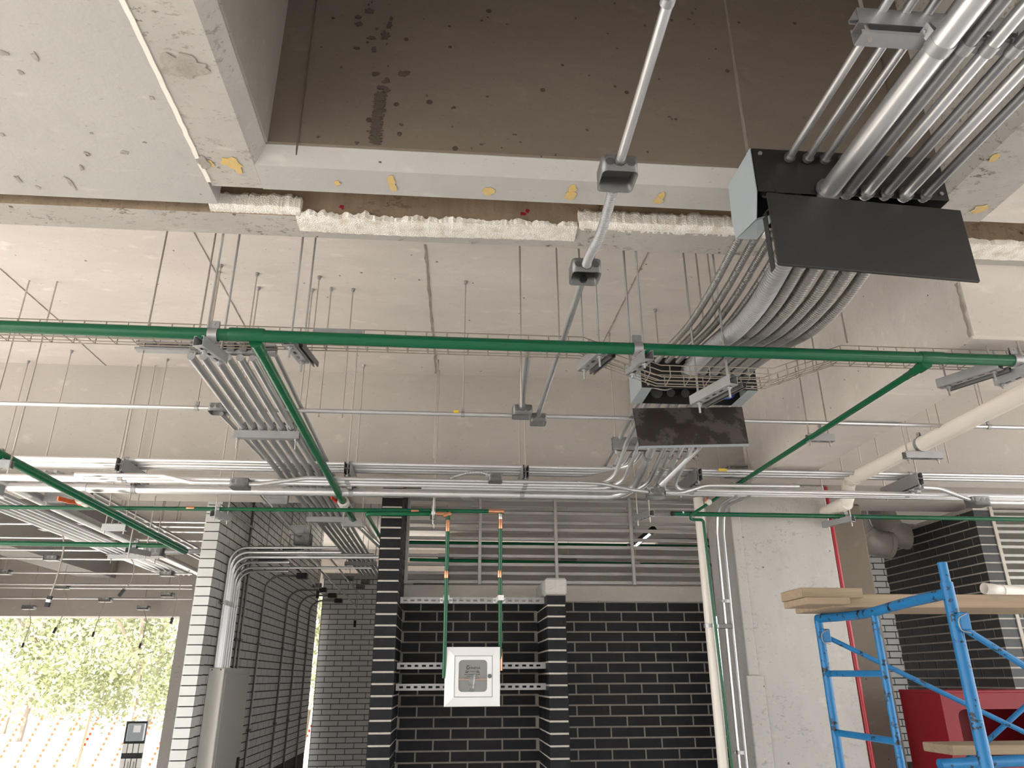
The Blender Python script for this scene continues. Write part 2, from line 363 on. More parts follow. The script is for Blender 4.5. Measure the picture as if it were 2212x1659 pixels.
# outer frame: lintel and posts at the far opening, far walls, added walls that block light
struct(MB().box((-8.5,11.5,0.87), (-2.045,11.9,ZS)).build('beam_opening', M['smooth'], smooth=0), 'grey lintel beam over the bright opening')
struct(MB().box((-3.86,11.5,-1.6), (-3.62,11.85,0.87)).build('column_opening', M['column'], smooth=0), 'grey concrete post at the edge of the bright opening')
struct(MB().box((0.0,12.2,-1.6), (3.5,12.4,2.02)).build('wall_far', M['lintel'], smooth=0), 'far concrete wall behind the louvre bars')
struct(MB().box((3.5,12.2,0.95), (7.5,12.4,2.2)).build('wall_far_right', M['lintel'], smooth=0))  # left open below, out of sight, to let daylight into the room
struct(MB().box((7.3,6.2,-1.6), (7.5,12.3,ZS)).build('wall_right_blocker', M['lintel'], smooth=0))  # added to darken the room behind the louvre bars
struct(MB().box((-6.65,5.9,-1.6), (-6.5,11.5,ZS)).build('wall_sun_blocker', M['slab'], smooth=0))  # unseen wall added to keep sun out of the far left room
struct(MB().box((0.0,12.2,2.14), (7.5,12.4,ZS)).build('beam_far', M['slab'], smooth=0))
struct(MB().box((-6.2,13.9,ZB), (7.5,14.2,ZS)).build('beam_end', M['slab'], smooth=0))
struct(MB().box((-6.2,-7,-1.6), (7.5,-6.8,Z1+0.4)).build('wall_rear_blocker', M['slab'], smooth=0))  # unseen wall added behind the camera to cut light from the back
struct(MB().box((-6.2,-7,Z1), (7.5,-4,Z1+0.4)).build('ceiling_rear', M['slab'], smooth=0))
# formwork seams and marks on the concrete
def strip(parent, a, b, w, up, mat, name='form_seam', n=14, jit=0.25):
    a = V(a); b = V(b); pts = [a.lerp(b, i/n) for i in range(n+1)]
    d = (b-a).normalized(); sd = d.cross(V(up)).normalized()
    vs = []; fs = []
    for i, q in enumerate(pts):
        ww = w*(1+random.uniform(-jit, jit)*2); o = sd*random.uniform(-jit, jit)*w
        for s_ in (-1, 1): vs.append(q+o+sd*(s_*ww/2))
    m_ = MB(); k = len(vs)
    vs2 = vs+[v+V(up).normalized()*0.003 for v in vs]
    for i in range(n):
        fs += [(2*i,2*i+1,2*i+3,2*i+2), (k+2*i,k+2*i+2,k+2*i+3,k+2*i+1), (2*i,2*i+2,k+2*i+2,k+2*i), (2*i+1,k+2*i+1,k+2*i+3,2*i+3)]
    fs += [(0,k,k+1,1), (2*n,2*n+1,k+2*n+1,k+2*n)]
    m_.add(vs2, fs); return m_.build(name, mat, parent, smooth=0)
def blob(parent, c, u, v, up, rx, ry, mat, name, n=18, jag=0.35, th=0.002):
    th = th*random.uniform(0.6,1.9); c = V(c); u = V(u); v = V(v); poly = []
    for i in range(n):
        a = 2*math.pi*i/n; k = 1+random.uniform(-jag, jag); poly.append(c+u*(rx*k*math.cos(a))+v*(ry*k*math.sin(a)))
    return MB().prism(poly, V(up)*th).build(name, mat, parent, smooth=0)
YW = 2.2385
for (xa,ya,xb,yb) in ((690,-40,640,335),):
    strip(wf, PY(xa,ya,YW), PY(xb,yb,YW), 0.005, (0,-1,0), M['seam'], n=30)
for (xa,ya,xb,yb,ww) in ((1900,120,1965,395,0.01),(2018,215,2036,420,0.008)):
    strip(wf, PY(xa,ya,YW), PY(xb,yb,YW), ww, (0,-1,0), M['seam'], n=24)
def wallblob(x, y, wx, wy, jag=0.35, n=18):
    return blob(wf, PY(x,y,YW), (1,0,0), (0,0,1), (0,-1,0), wx*YW/FPX*1.15, wy*YW/FPX*1.15, M['stain'], 'stain', n, jag)
for a in ((800,25,11,9),(774,38,8,7),(776,52,9,7),(803,83,10,5),(833,78,10,13),(842,55,6,14),(845,40,4,7),(770,105,9,4),(808,107,6,9),(812,160,8,7),(872,160,16,9),(837,172,5,6),(834,178,9,4),(823,190,9,6),(834,195,8,9)):
    wallblob(*a)
for i in range(13):
    y = 205+i*8.5; wallblob(822-(y-205)*0.11+random.uniform(-2,2), y, 13.5, 8, 0.25, 22)
for i in range(46):
    wallblob(random.uniform(640,1600), random.uniform(5,360), random.uniform(1.5,4.5), random.uniform(1.2,4), 0.4, 9)
# yellow chalk dots on the front beam soffit, rough scar on the left one
for x, y, wx, wy in ((1056,413,9,5.5),(1236,408,7,6),(1232,422,9,6),(845,392,6,9),(850,405,6,5),(1427,424,6,6),(1422,433,8,4.5),(728,395,5,3),(2148,341,8,5),(2117,452,12,7),(500,352,16,7),(455,354,5,5),(515,365,5,7)):
    s_ = Z1/ray(x,y).z/FPX*1.3
    blob(bf, PZ(x,y,Z1-0.002), (1,0,0), (0,1,0), (0,0,-1), wx*s_, wy*s_*1.9, M['yellowmark'], 'chalk_mark', 14, 0.25, 0.001)
bl = bpy.data.objects['beam_left']
blob(bl, PZ(392,142,Z1-0.001), (1,0,0.0), (0,1,0), (0,0,-1), 0.068, 0.045, M['scuff'], 'rough_patch', 26, 0.3, 0.003)
blob(bl, PZ(440,350,Z1-0.001), (1,0,0), (0,1,0), (0,0,-1), 0.02, 0.035, M['scuff'], 'rough_patch', 14, 0.3, 0.003)
for x, y, a, c_ in ((7.5,115,.016,.012),(76,122,.011,.022),(44,157,.011,.012),(268,328,.018,.014),(152,395,.010,.045),(175,362,.008,.02),(188,332,.012,.012),(40,388,.012,.03),(82,405,.012,.012),(312,308,.008,.006),(328,212,.008,.012),(198,288,.006,.008),(3,290,.01,.012)):
    blob(cl2, PZ(x,y,Z1-0.001), (1,0,0), (0,1,0), (0,0,-1), a*0.8, c_*0.8, M['scuff'], 'scuff', 12, 0.4, 0.0015)
# seams in the far slab
for xa, ya, xb, yb, ww in ((918,528,943,806,0.016),(418,500,545,735,0.005),(0,580,130,695,0.005),(130,700,240,800,0.004),(1400,545,1300,745,0.006),(1690,660,1700,700,0.004)):
    strip(ceil, PZ(xa,ya,ZS-0.001), PZ(xb,yb,ZS-0.001), ww, (0,0,-1), M['seaml'], n=26)
bs = bpy.data.objects['beam_side']
strip(bs, PX(2066,612,2.289), PX(2096,728,2.289), 0.016, (-1,0,0), M['seaml'], n=12)
# crumbling edge of that beam
# ------------------------------------------------------------------ polystyrene left in the joint
def foam(label, x0, x1, y0, y1, z0, z1, ragtop, ragnear, nx=70, seed=1, dip=None):
    rnd = random.Random(seed); m_ = MB(); prof = []
    tops = []; nears = []; t = 0; nn = 0
    for i in range(nx+1):
        t = t*0.6+rnd.uniform(-1,1)*0.5; nn = nn*0.6+rnd.uniform(-1,1)*0.5; tops.append(t); nears.append(nn)
    vs = []; fs = []
    for i in range(nx+1):
        f = i/nx; x = x0+(x1-x0)*f
        zt = z1+ragtop*tops[i]; yn = y0+ragnear*nears[i]; zb = z0-(dip(f) if dip else 0)
        j = lambda: rnd.uniform(-.002,.002)
        ring = [(x,y1,zt+j()),(x,yn+0.3*(y1-yn),zt+j()),(x,yn+j(),zt-(zt-zb)*0.25),(x,yn+j(),(zt+zb)/2),(x,yn+j(),zb+(zt-zb)*.15),(x,yn+(y1-yn)*.4,zb+j()),(x,yn+(y1-yn)*.7,zb+j()),(x,y1,zb+j())]
        vs += ring
    n = 8
    for i in range(nx):
        for k in range(n): fs.append((i*n+k, i*n+(k+1)%n, (i+1)*n+(k+1)%n, (i+1)*n+k))
    fs += [tuple(range(n)), tuple(nx*n+k for k in range(n))]
    o = m_.add(vs, fs).build('foam_strip', M['foam'], smooth=25)
    return tag(o, label, 'foam')
xa = lambda px, py, Y: PY(px, py, Y).x
foam('white polystyrene chunk in the joint beside the slab corner', xa(455,430,2.60), xa(650,450,2.60), 2.582, 2.634, 1.785, 1.86, 0.013, 0.006, 50, 2)
foam('torn cream polystyrene sheet hanging under the joint', xa(640,470,2.62), xa(1247,495,2.62), 2.600, 2.706, 1.770, 1.802, 0.020, 0.016, 120, 5, dip=lambda f: 0.006+0.005*math.sin(f*5))
foam('bright crumbled polystyrene in the joint beside the dark steel box', xa(1250,470,2.60), xa(1660,500,2.60), 2.582, 2.634, 1.78, 1.86, 0.011, 0.008, 90, 8)
foam('polystyrene strip in the joint at the right edge', xa(2085,520,2.62), xa(2700,560,2.62), 2.60, 2.71, 1.77, 1.815, 0.011, 0.01, 80, 11)
# small fibre flakes of foam and red spray spots on the stained face
for x, y in ((738,448),(1130,462),(1139,456)):
    blob(b2, PY(x,y,2.623), (1,0,0), (0,0,1), (0,-1,0), 0.010, 0.009, M['red'], 'spray_spot', 10, 0.5, 0.001)

# ------------------------------------------------------------------ brick walls
BM = {}
def brick(parent, c, size, mat, name='brick'):
    key = (round(size[0],4), round(size[1],4), round(size[2],4), mat.name)
    if key not in BM:
        sx, sy, sz = [s_/2 for s_ in size]; q = MB().box((-sx,-sy,-sz), (sx,sy,sz))
        me = bpy.data.meshes.new('brick'); me.from_pydata(q.v, [], q.f); me.materials.append(mat)
        BM[key] = me
    return link(name, BM[key], c, parent)
CRS = 0.0745
def brick_face(parent, axis, plane, nsign, a0, a1, ztop, zbot, mat, L=0.24, jt=0.012, H=None, off0=0.0, proud=0.005, limit=300, order=None):
    """bricks on a vertical face. axis 'x': face at Y=plane spanning X; axis 'y': face at X=plane spanning Y"""
    H = H or CRS-jt; out = []; k = 0; z = ztop
    while z-CRS > zbot-0.001:
        zc = z-jt*0-H/2; s = a0-(off0 if k%2 == 0 else (off0+(L+jt)/2))
        while s < a1-0.004:
            e = s+L; lo = max(s, a0); hi = min(e, a1)
            if hi-lo > 0.02:
                mid = (lo+hi)/2; dep = 0.02; cen = plane+nsign*(proud-dep/2)
                c = V((mid, cen, zc)) if axis == 'x' else V((cen, mid, zc))
                if inview(c): out.append((c, hi-lo))
            s = e+jt
        z -= CRS; k += 1
    if order: out.sort(key=lambda t: order(t[0]))
    rest = MB()
    for i, (c, ln) in enumerate(out):
        sz = (ln, 0.02, H) if axis == 'x' else (0.02, ln, H)
        if i < limit: brick(parent, c, sz, mat)
        else: rest.box(c-V(sz)/2, c+V(sz)/2)
    if rest.v: stuff(rest.build('far_brick', mat, parent, smooth=0))
wb = struct(MB().box((-0.345,5.95,-1.6), (2.125,6.10,0.565)).build('wall_back', M['mortar'], smooth=0), 'black brick wall with grey mortar behind the valve cabinet')
brick_face(wb, 'x', 5.95, -1, -0.34, 0.70, 0.558, -0.75, M['blackbrick'], off0=0.11)
brick_face(wb, 'x', 5.95, -1, 0.84, 2.125, 0.558, -0.75, M['blackbrick'], off0=0.10)
struct(MB().bev((-0.345,5.935,0.566), (2.125,6.11,0.69), 0.006).build('trim_2', M['lintel'], smooth=0), 'concrete lintel on top of the black brick wall')
pl = struct(MB().box((-0.490,5.355,-1.6), (-0.350,5.95,ZB)).build('wall_pier_left', M['mortarl'], smooth=0), 'tall black brick wall end left of the valve cabinet')
pr_ = struct(MB().box((0.704,5.355,-1.6), (0.828,5.95,0.556)).build('wall_pier_right', M['mortarl'], smooth=0), 'low black brick wall end with a grey concrete cap')
z = 1.385; k = 0
while z > -0.8:
    zc = z-0.031
    if inview((-0.42,5.35,zc)):
        brick(pl, (-0.42, 5.40 if k%2 else 5.46, zc), (0.150, 0.10 if k%2 else 0.22, 0.062), M['blackbrick'])
        y = 5.462 if k%2 else 5.582
        while y < 5.94:
            e = min(y+0.24, 5.945); brick(pl, (-0.35, (y+e)/2, zc), (0.012, e-y, 0.062), M['blackbrick']); y = e+0.012
    z -= CRS; k += 1
z = 0.552; k = 0
while z > -0.8:
    zc = z-0.031
    brick(pr_, (0.766, 5.40 if k%2 else 5.46, zc), (0.134, 0.10 if k%2 else 0.22, 0.062), M['blackbrick'])
    y = 5.462 if k%2 else 5.582
    while y < 5.94:
        e = min(y+0.24, 5.945); brick(pr_, (0.704, (y+e)/2, zc), (0.012, e-y, 0.062), M['blackbrick']); y = e+0.012
    z -= CRS; k += 1
cap = struct(MB().bev((0.690,5.335,0.558), (0.842,5.96,0.672), 0.012).build('trim_3', M['column'], smooth=0), 'grey concrete cap on the low brick wall end')
# white brick wall running away, its end, and the white wall across the far end
ww = struct(MB().box((-2.038,6.355,-1.6), (-1.930,11.6,ZS)).build('wall_left', M['mortard'], smooth=0), 'white glazed brick wall with conduits and a grey panel')
z = 1.75
while z > -0.75:
    zc = z-0.032
    if inview((-1.98,6.35,zc)): brick(ww, (-1.984, 6.40, zc), (0.122, 0.11, 0.0655), M['whitebrick'])
    z -= CRS
brick_face(ww, 'y', -1.930, 1, 6.462, 11.59, 2.2, -0.95, M['whitebrick'], L=0.238, jt=0.014, H=0.063, proud=0.003, order=lambda c: c.y)
wfar = struct(MB().box((-1.93,12.0,-1.6), (0.0,12.2,1.53)).build('wall_far_left', M['mortard'], smooth=0), 'far white brick wall across the end of the corridor')
brick_face(wfar, 'x', 12.0, -1, -1.92, -0.55, 1.46, -1.25, M['whitebrick'], L=0.24, jt=0.010, H=0.064, proud=0.004)
struct(MB().box((-1.95,11.98,1.47), (0.0,12.22,1.56)).build('trim_4', M['bright'], smooth=0))
# charcoal brick wall on the right with a plaster edge, white bricks beyond
wr = struct(MB().box((4.472,5.905,-1.6), (4.612,7.36,1.36)).build('wall_charcoal', M['mortarl'], smooth=0), 'charcoal brick wall with pale mortar behind the blue scaffold')
z = 1.33; k = 0
while z > -0.8:
    zc = z-0.031
    brick(wr, (4.541, 5.945 if k%2 else 5.99, zc), (0.150, 0.09 if k%2 else 0.18, 0.062), M['charbrick'])
    y = 6.002 if k%2 else 6.092
    while y < 7.35:
        e = min(y+0.24, 7.357); brick(wr, (4.472, (y+e)/2, zc), (0.012, e-y, 0.062), M['charbrick']); y = e+0.012
    z -= CRS; k += 1
struct(MB().box((4.612,5.89,-1.6), (4.640,6.0,1.36)).build('trim_5', M['mortarl'], smooth=0), 'pale plaster strip beside the charcoal wall')
wr2 = struct(MB().box((4.64,6.02,-1.6), (6.6,6.15,0.60)).build('wall_charcoal_back', M['mortarl'], smooth=0), 'charcoal brick wall under the right louvre bars')
brick_face(wr2, 'x', 6.02, -1, 4.65, 5.4, 0.595, -0.75, M['charbrick'])
wv = struct(MB().box((4.55,9.0,-1.6), (6.4,9.15,1.5)).build('wall_white_far', M['mortard'], smooth=0), 'white brick wall seen past the brown column')
brick_face(wv, 'x', 9.0, -1, 4.56, 6.35, 1.48, -0.95, M['whitebrick'], L=0.24, jt=0.012, H=0.062)
# ================================================================== HARDWARE BUILDERS
def strut(parent, p0, p1, opn, slots=True, s=1.0, name='channel', mat=None, cat=None):
    """slotted C channel from p0 to p1; the web lies on the line, flanges rise along opn"""
    p0 = V(p0); p1 = V(p1); L = (p1-p0).length; d = (p1-p0)/L; opn = V(opn); opn = (opn-d*opn.dot(d)).normalized(); sd = d.cross(opn)
    pr = [(-.011,.041),(-.0205,.041),(-.0205,0),(-.007,0),(.007,0),(.0205,0),(.0205,.041),(.011,.041)]
    us = [0.0]; hole = []
    if slots and L > 0.07:
        u = 0.022
        while u+0.028 < L-0.012:
            us += [u, u+0.028]; hole.append(len(us)-2); u += 0.05
    us.append(L); vs = []; fs = []; n = len(pr)
    for u in us:
        for a, bb in pr: vs.append(p0+d*u+sd*(a*s)+opn*(bb*s))
    for i in range(len(us)-1):
        for k in range(n-1):
            if k == 3 and i in hole: continue
            fs.append((i*n+k, i*n+k+1, (i+1)*n+k+1, (i+1)*n+k))
    return MB().add(vs, fs).build(name, mat or M['strut'], parent, smooth=0, solid=0.0028)
def nut(parent, p, ax=(0,0,1), r=0.0095, h=0.008, name='nut'):
    p = V(p); ax = V(ax).normalized(); a = V((1,0,0)) if abs(ax.x) < .9 else V((0,1,0)); u = ax.cross(a).normalized(); v = ax.cross(u)
    poly = [p-ax*h/2+u*(r*math.cos(k*math.pi/3))+v*(r*math.sin(k*math.pi/3)) for k in range(6)]
    return MB().prism(poly, ax*h).build(name, M['strut'], parent, smooth=0)
def rod(parent, p0, p1, r=0.0045, name='rod', mat=None):
    return MB().tube([p0, p1], r, 6).build(name, mat or M['rod'], parent)
def anchor(parent, p):
    return MB().tube([V(p)-V((0,0,0.02)), V(p)], [0.009, 0.013], 8).build('anchor', M['strut'], parent)
def clamp(parent, c, ax, up, r, w=0.022, ear=0.022, t=0.003, name='clamp', mat=None):
    c = V(c); ax = V(ax).normalized(); up = V(up).normalized(); sd = ax.cross(up); rr = r+t/2+0.0005; pts = []
    e0 = up*(rr+ear); pts.append(c+e0-sd*0.004)
    for k in range(15):
        a = R(12+k*(336/14)); pts.append(c+up*(rr*math.cos(a))-sd*(rr*math.sin(a)))
    pts.append(c+e0+sd*0.004)
    o = MB().ribbon(pts, ax, w, t).build(name, mat or M['strut'], parent, smooth=50)
    MB().tube([c+up*(rr+ear*.6)-sd*0.012, c+up*(rr+ear*.6)+sd*0.012], 0.004, 6).build('bolt', M['strut'], o)
    return o
def rrect(c, hx, hy, r, seg=3):
    out = []
    for sx, sy, a0 in ((1,1,0),(-1,1,90),(-1,-1,180),(1,-1,270)):
        for k in range(seg+1):
            a = R(a0+90*k/seg); out.append(V((c[0]+sx*(hx-r)+r*math.cos(a), c[1]+sy*(hy-r)+r*math.sin(a), c[2])))
    return out
def jbox(name, label, c, sx=0.1, sy=0.1, h=0.055, closed=False, rz=0, group=None, oct_=False):
    """pressed steel outlet box, open (or covered) underneath"""
    c = V(c); t = thing(name, label, 'junction box', c, group); rot = Matrix.Rotation(rz, 3, 'Z')
    lo = [rot@p+c for p in rrect((0,0,-h/2), sx/2, sy/2, sx*0.28 if oct_ else sx*0.14, 1 if oct_ else 3)]
    hi = [p+V((0,0,h)) for p in lo]; n = len(lo)
    MB().add(lo+hi, [(i,(i+1)%n,n+(i+1)%n,n+i) for i in range(n)]+[tuple(range(n,2*n))]).build('body', M['box'], t, smooth=30, solid=0.002)
    if closed:
        MB().prism([rot@p+c for p in rrect((0,0,-h/2-0.003), sx/2+0.002, sy/2+0.002, sx*0.25 if oct_ else sx*0.12, 1 if oct_ else 2)], (0,0,0.002)).build('cover', M['box'], t, smooth=0)
    for dx in (-0.3, 0.0, 0.3):
        p = c+rot@V((dx*sx, -sy/2-0.0012, 0.004)); q = c+rot@V((dx*sx, -sy/2-0.0026, 0.004))
        MB().tube([p, q], h*0.24, 12).build('knockout', M['box'], t)
    return t
def connector(parent, p, ax, r, mat=None):
    p = V(p); ax = V(ax).normalized()
    MB().tube([p-ax*.012, p-ax*.010, p+ax*.004, p+ax*.004, p+ax*.012], [r*1.1, r*1.22, r*1.22, r*1.38, r*1.38], 12).build('connector', mat or M['box'], parent)
def conduit(label, pts, r, mat='emt', bend=0.12, n=10, group=None, cat='conduit', name='conduit', coup=(), seg=6, rb=1.14):
    """one run of rigid conduit; coup = fractions of a straight leg (leg index, fraction) that carry a coupling"""
    P = fillet(pts, bend, seg) if len(pts) > 2 else [V(p) for p in pts]
    if coup:
        c0 = (V(pts[0])+V(pts[-1]))/2; t = thing(name, label, cat, c0, group)
        MB().tube(P, r, n).build('pipe', M[mat], t)
        for lg, f in coup:
            a = V(pts[lg]); b_ = V(pts[lg+1]); d = (b_-a).normalized(); q = a.lerp(b_, f)
            MB().tube([q-d*.035, q+d*.035], r*rb, n).build('coupling', M[mat], t)
        return t
    return tag(MB().tube(P, r, n).build(name, M[mat]), label, cat, group)
def pipe(label, pts, r, mat='green', bend=0.03, n=14, name='pipe', cat='pipe', sleeves=(), group=None, seg=5):
    """sleeves: list of (point, direction, half length, radius factor, material)"""
    P = fillet(pts, bend, seg) if len(pts) > 2 else [V(p) for p in pts]
    if not sleeves: return tag(MB().tube(P, r, n).build(name, M[mat]), label, cat, group)
    t = thing(name, label, cat, (V(pts[0])+V(pts[-1]))/2, group)
    MB().tube(P, r, n).build('run', M[mat], t)
    for q, d, hl, fr, mm, nm in sleeves:
        q = V(q); d = V(d).normalized(); e = hl*0.12
        MB().tube([q-d*hl, q-d*(hl-e), q+d*(hl-e), q+d*hl], [r*fr*.96, r*fr, r*fr, r*fr*.96], n).build(nm, M[mm], t)
    return t
def flexpts(pts, pitch, r):
    """centre line resampled at the corrugation pitch"""
    P = spline(pts, 14); out = [P[0]]; acc = 0
    for a, b_ in zip(P, P[1:]):
        L = (b_-a).length; d = pitch-acc
        while d <= L: out.append(a.lerp(b_, d/L)); d += pitch
        acc = L-(d-pitch)
    return out, [r*(0.84 if i%3 == 0 else 1.04) for i in range(len(out))]
def trapeze(name, label, x0, y0, x1, y1, z, rods, ztop=ZS, opn=(0,0,1), group=None, double=False, slots=True, s=1.0, tail=0.05, cat='strut hanger', anchors=True):
    """channel at height z (web underside) hung on rods; rods = fractions along"""
    a = V((x0,y0,z)); b_ = V((x1,y1,z)); t = thing(name, label, cat, (a+b_)/2, group)
    strut(t, a, b_, opn, slots, s)
    if double: strut(t, a+V((0,0,-0.001)), b_+V((0,0,-0.001)), (0,0,-1), slots, s)
    for f in rods:
        q = a.lerp(b_, f)
        r_ = rod(t, q-V((0,0,tail+(0.041*s if double else 0))), V((q.x,q.y,ztop)))
        nut(t, q-V((0,0,0.006+(0.041*s if double else 0)))); 
        if not double: nut(t, q+V((0,0,0.006)))
        if anchors and inview((q.x,q.y,ztop), 0): anchor(t, (q.x,q.y,ztop))
    return t

# ================================================================== NEAR: dark steel pull boxes
X0, X1 = 1.015, 1.658
def pullbox1():
    x0, x1, y0, y1, z0, z1 = 0.965, 1.615, 1.90, 2.10, 1.462, 1.632
    t = thing('pull_box', 'large charcoal steel pull box with bundled conduits, nearest the camera', 'pull box', ((x0+x1)/2,2.0,z0))
    MB().add([(x0,y0,z0),(x1,y0,z0),(x1,y1,z0),(x0,y1,z0),(x0,y0,z1),(x1,y0,z1),(x1,y1,z1),(x0,y1,z1)], [(4,5,6,7),(0,1,5,4),(1,2,6,5),(2,3,7,6)]).build('body', M['black'], t, smooth=0, solid=0.003)
    pl_ = [(x0-0.003,y0,z1+0.002),(x0-0.003,y0+0.0,z0),(x0-0.003,y0+0.03,z0-0.085),(x0-0.003,y1,z0-0.05),(x0-0.003,y1+0.01,z0+0.03),(x0-0.003,y1,z1+0.002)]
    e = MB().prism(pl_, (-0.003,0,0)).build('end_plate', M['plate'], t, smooth=0)
    MB().prism([(x0,y0+0.03,z0-0.085),(x0+0.07,y0+0.03,z0-0.06),(x0+0.07,y1,z0-0.05),(x0,y1,z0-0.05)], (0,0,0.003)).build('flange', M['plate'], e, smooth=0)
    lid = MB().bev((0.985,1.880,1.180), (1.632,1.893,1.447), 0.003)
    o = lid.build('lid', M['black'], t, smooth=0); 
    for v in o.data.vertices:      # the lid hangs a little crooked
        if v.co.x > 0: v.co.z -= 0.034
    MB().ribbon([(1.00,1.93,1.63),(1.02,1.92,1.58),(1.012,1.915,1.52),(1.03,1.91,1.44),(0.99,1.93,1.40),(1.0,1.95,1.2)], (0,1,0), 0.03, 0.002).build('strap', M['rubber'], t)
    for x, z in ((0.99,1.612),(1.592,1.485)): MB().tube([(x,1.8985,z),(x,1.893,z)], 0.007, 8).build('screw', M['strut'], t)
    return t
pullbox1()
def pullbox2():
    x0, x1, y0, y1, z0, z1 = X0, X1, 3.62, 3.86, 1.461, 1.64
    t = thing('pull_box', 'open charcoal steel pull box farther back, its dusty brown lid hanging down', 'pull box', ((x0+x1)/2,3.8,z0))
    MB().add([(x0,y0,z0),(x1,y0,z0),(x1,y1,z0),(x0,y1,z0),(x0,y0,z1),(x1,y0,z1),(x1,y1,z1),(x0,y1,z1)], [(4,5,6,7),(0,1,5,4),(2,3,7,6)]).build('body', M['black'], t, smooth=0, solid=0.003)
    for nm, xa_, xb_, fx in (('side_plate', x0-0.003, x0, 0.055), ('side_plate', x1, x1+0.003, -0.055)):
        e = MB().box((xa_,y0,z0-0.002), (xb_,y1+0.01,z1)).build(nm, M['plate'], t, smooth=0)
        xs = x0 if fx > 0 else x1
        MB().prism([(xs,y0,z0-0.002),(xs+fx,y0+0.0,z0-0.002),(xs+fx*1.1,y1,z0-0.002),(xs,y1,z0-0.002)], (0,0,0.002)).build('flange', M['plate'], e, smooth=0)
    b_ = MB(); c4 = [PY(1366,882,3.855), PY(1603,879,3.84), PY(1618,961,3.765), PY(1381,966,3.755)]
    nn = (c4[1]-c4[0]).cross(c4[3]-c4[0]).normalized()*0.004
    l = b_.prism(c4, nn).build('lid', M['lidb'], t, smooth=0)
    MB().ribbon([c4[3], c4[2]], nn, 0.02, 0.003).build('lid_edge', M['plate'], l, smooth=0)
    for x, z in ((1.05,1.48),(1.63,1.48)): MB().tube([(x,3.618,z),(x,3.612,z)], 0.008, 8).build('screw', M['strut'], t)
    for k in range(4):
        x = 1.16+k*0.085; r_ = 0.036 if k == 0 else 0.024
        MB().tube([(x,3.854,1.525),(x,3.840,1.525)], r_, 14).build('bushing', M['box'], t)
    MB().tube(spline([(1.43,3.77,1.58),(1.50,3.75,1.48),(1.55,3.76,1.475),(1.58,3.77,1.50),(1.53,3.79,1.54)], 6), 0.013, 8).build('wire_bundle', M['bluebag'], t)
    MB().tube(spline([(1.03,3.71,1.50),(1.10,3.69,1.488),(1.18,3.73,1.495),(1.25,3.76,1.53)], 6), 0.004, 6).build('loose_wire', M['cord'], t)
pullbox2()
# conduits arriving at the near box
g = 'steel conduits entering the near pull box'
for i, x in enumerate((1.087,1.150,1.209,1.270)):
    t = thing('conduit', f'thin steel conduit in the upper row above the near box, {ORD[i]} from the left', 'conduit', (x,1.6,1.6), g)
    MB().tube([(x-0.06,-1.5,1.602),(x,1.915,1.598)], 0.0125, 14).build('pipe', M['emtb'], t); connector(t, (x,1.897,1.598), (0,-1,0), 0.0135)
for i, (x, r_) in enumerate(((1.200,0.0315),(1.267,0.0178),(1.331,0.0178),(1.398,0.015),(1.464,0.0178),(1.532,0.0145))):
    nm = 'fat bright steel conduit, widest of the lower row at the near box' if i == 0 else f'steel conduit in the lower row at the near box, {ORD[i]} from the left'
    t = thing('conduit', nm, 'conduit', (x,1.5,1.48), g)
    MB().tube([(x-0.03,-1.5,1.478),(x,1.915,1.474)], r_, 20).build('pipe', M['emtb'] if i in (0,2,4) else M['emtd'], t); connector(t, (x,1.897,1.474), (0,-1,0), r_)
    clamp(t, (x-0.004,1.30,1.476), (0,1,0), (0.35,0,1) if i else (-0.5,0,1), r_, 0.032, 0.03, 0.003)
t = thing('strut_hanger', 'dark double strut channel across the top right above the fat conduit', 'strut hanger', (1.5,1.33,1.55))
strut(t, (1.005,1.312,1.576), (2.3,1.312,1.576), (0,1,0), False); strut(t, (1.005,1.353,1.5335), (2.3,1.353,1.5335), (0,-1,0), False)
nut(t, (1.03,1.325,1.575)); rod(t, (1.03,1.325,1.50), (1.03,1.325,SH-0.3))
tag(rod(None, PY(1617,345,2.0), PY(1560,-40,2.0), 0.0048, 'threaded_rod'), 'long thin rod rising from the corner of the near box', 'rod')
# flexible conduits between the boxes
g = 'flexible conduits between the two pull boxes'
for i, x in enumerate((1.087,1.150,1.209,1.270)):
    xe = 1.11+i*0.058
    P, rs = flexpts([(x,2.09,1.60),(x-0.01,2.35,1.565),(x,2.70,1.54),(x+0.02,3.05,1.56),(xe-0.01,3.36,1.585),(xe,3.62,1.62)], 0.0036, 0.0155)
    tag(MB().tube(P, rs, 8).build('flexible_conduit', M['flexd']), f'thin brown grey flexible conduit of the upper row, {ORD[i]} from the left', 'flexible conduit', g)
for i, (x, r_) in enumerate(((1.200,0.038),(1.267,0.0255),(1.331,0.0255),(1.398,0.021),(1.464,0.0255),(1.532,0.0215))):
    xe = 1.285+i*0.064; xe = min(xe, 1.63)
    P, rs = flexpts([(x,2.09,1.474),(x+0.002,2.3,1.42),(x+0.008,2.52,1.39),(x+0.018,2.78,1.405),(x+0.4*(xe-x),3.1,1.475),(xe-0.01,3.42,1.54),(xe,3.62,1.566)], 0.0042, r_)
    t = thing('flexible_conduit', 'fat pale flexible conduit, widest of the bundle between the boxes' if i == 0 else f'flexible grey conduit of the lower row, {ORD[i]} from the left', 'flexible conduit', (x,2.9,1.4), g)
    MB().tube(P, rs, 12 if i == 0 else 10).build('hose', M['flex'] if i == 0 else M['flexd'], t)
    MB().tube([(xe,3.58,1.560),(xe,3.618,1.566)], r_*1.25, 12).build('coupling', M['strut'], t)

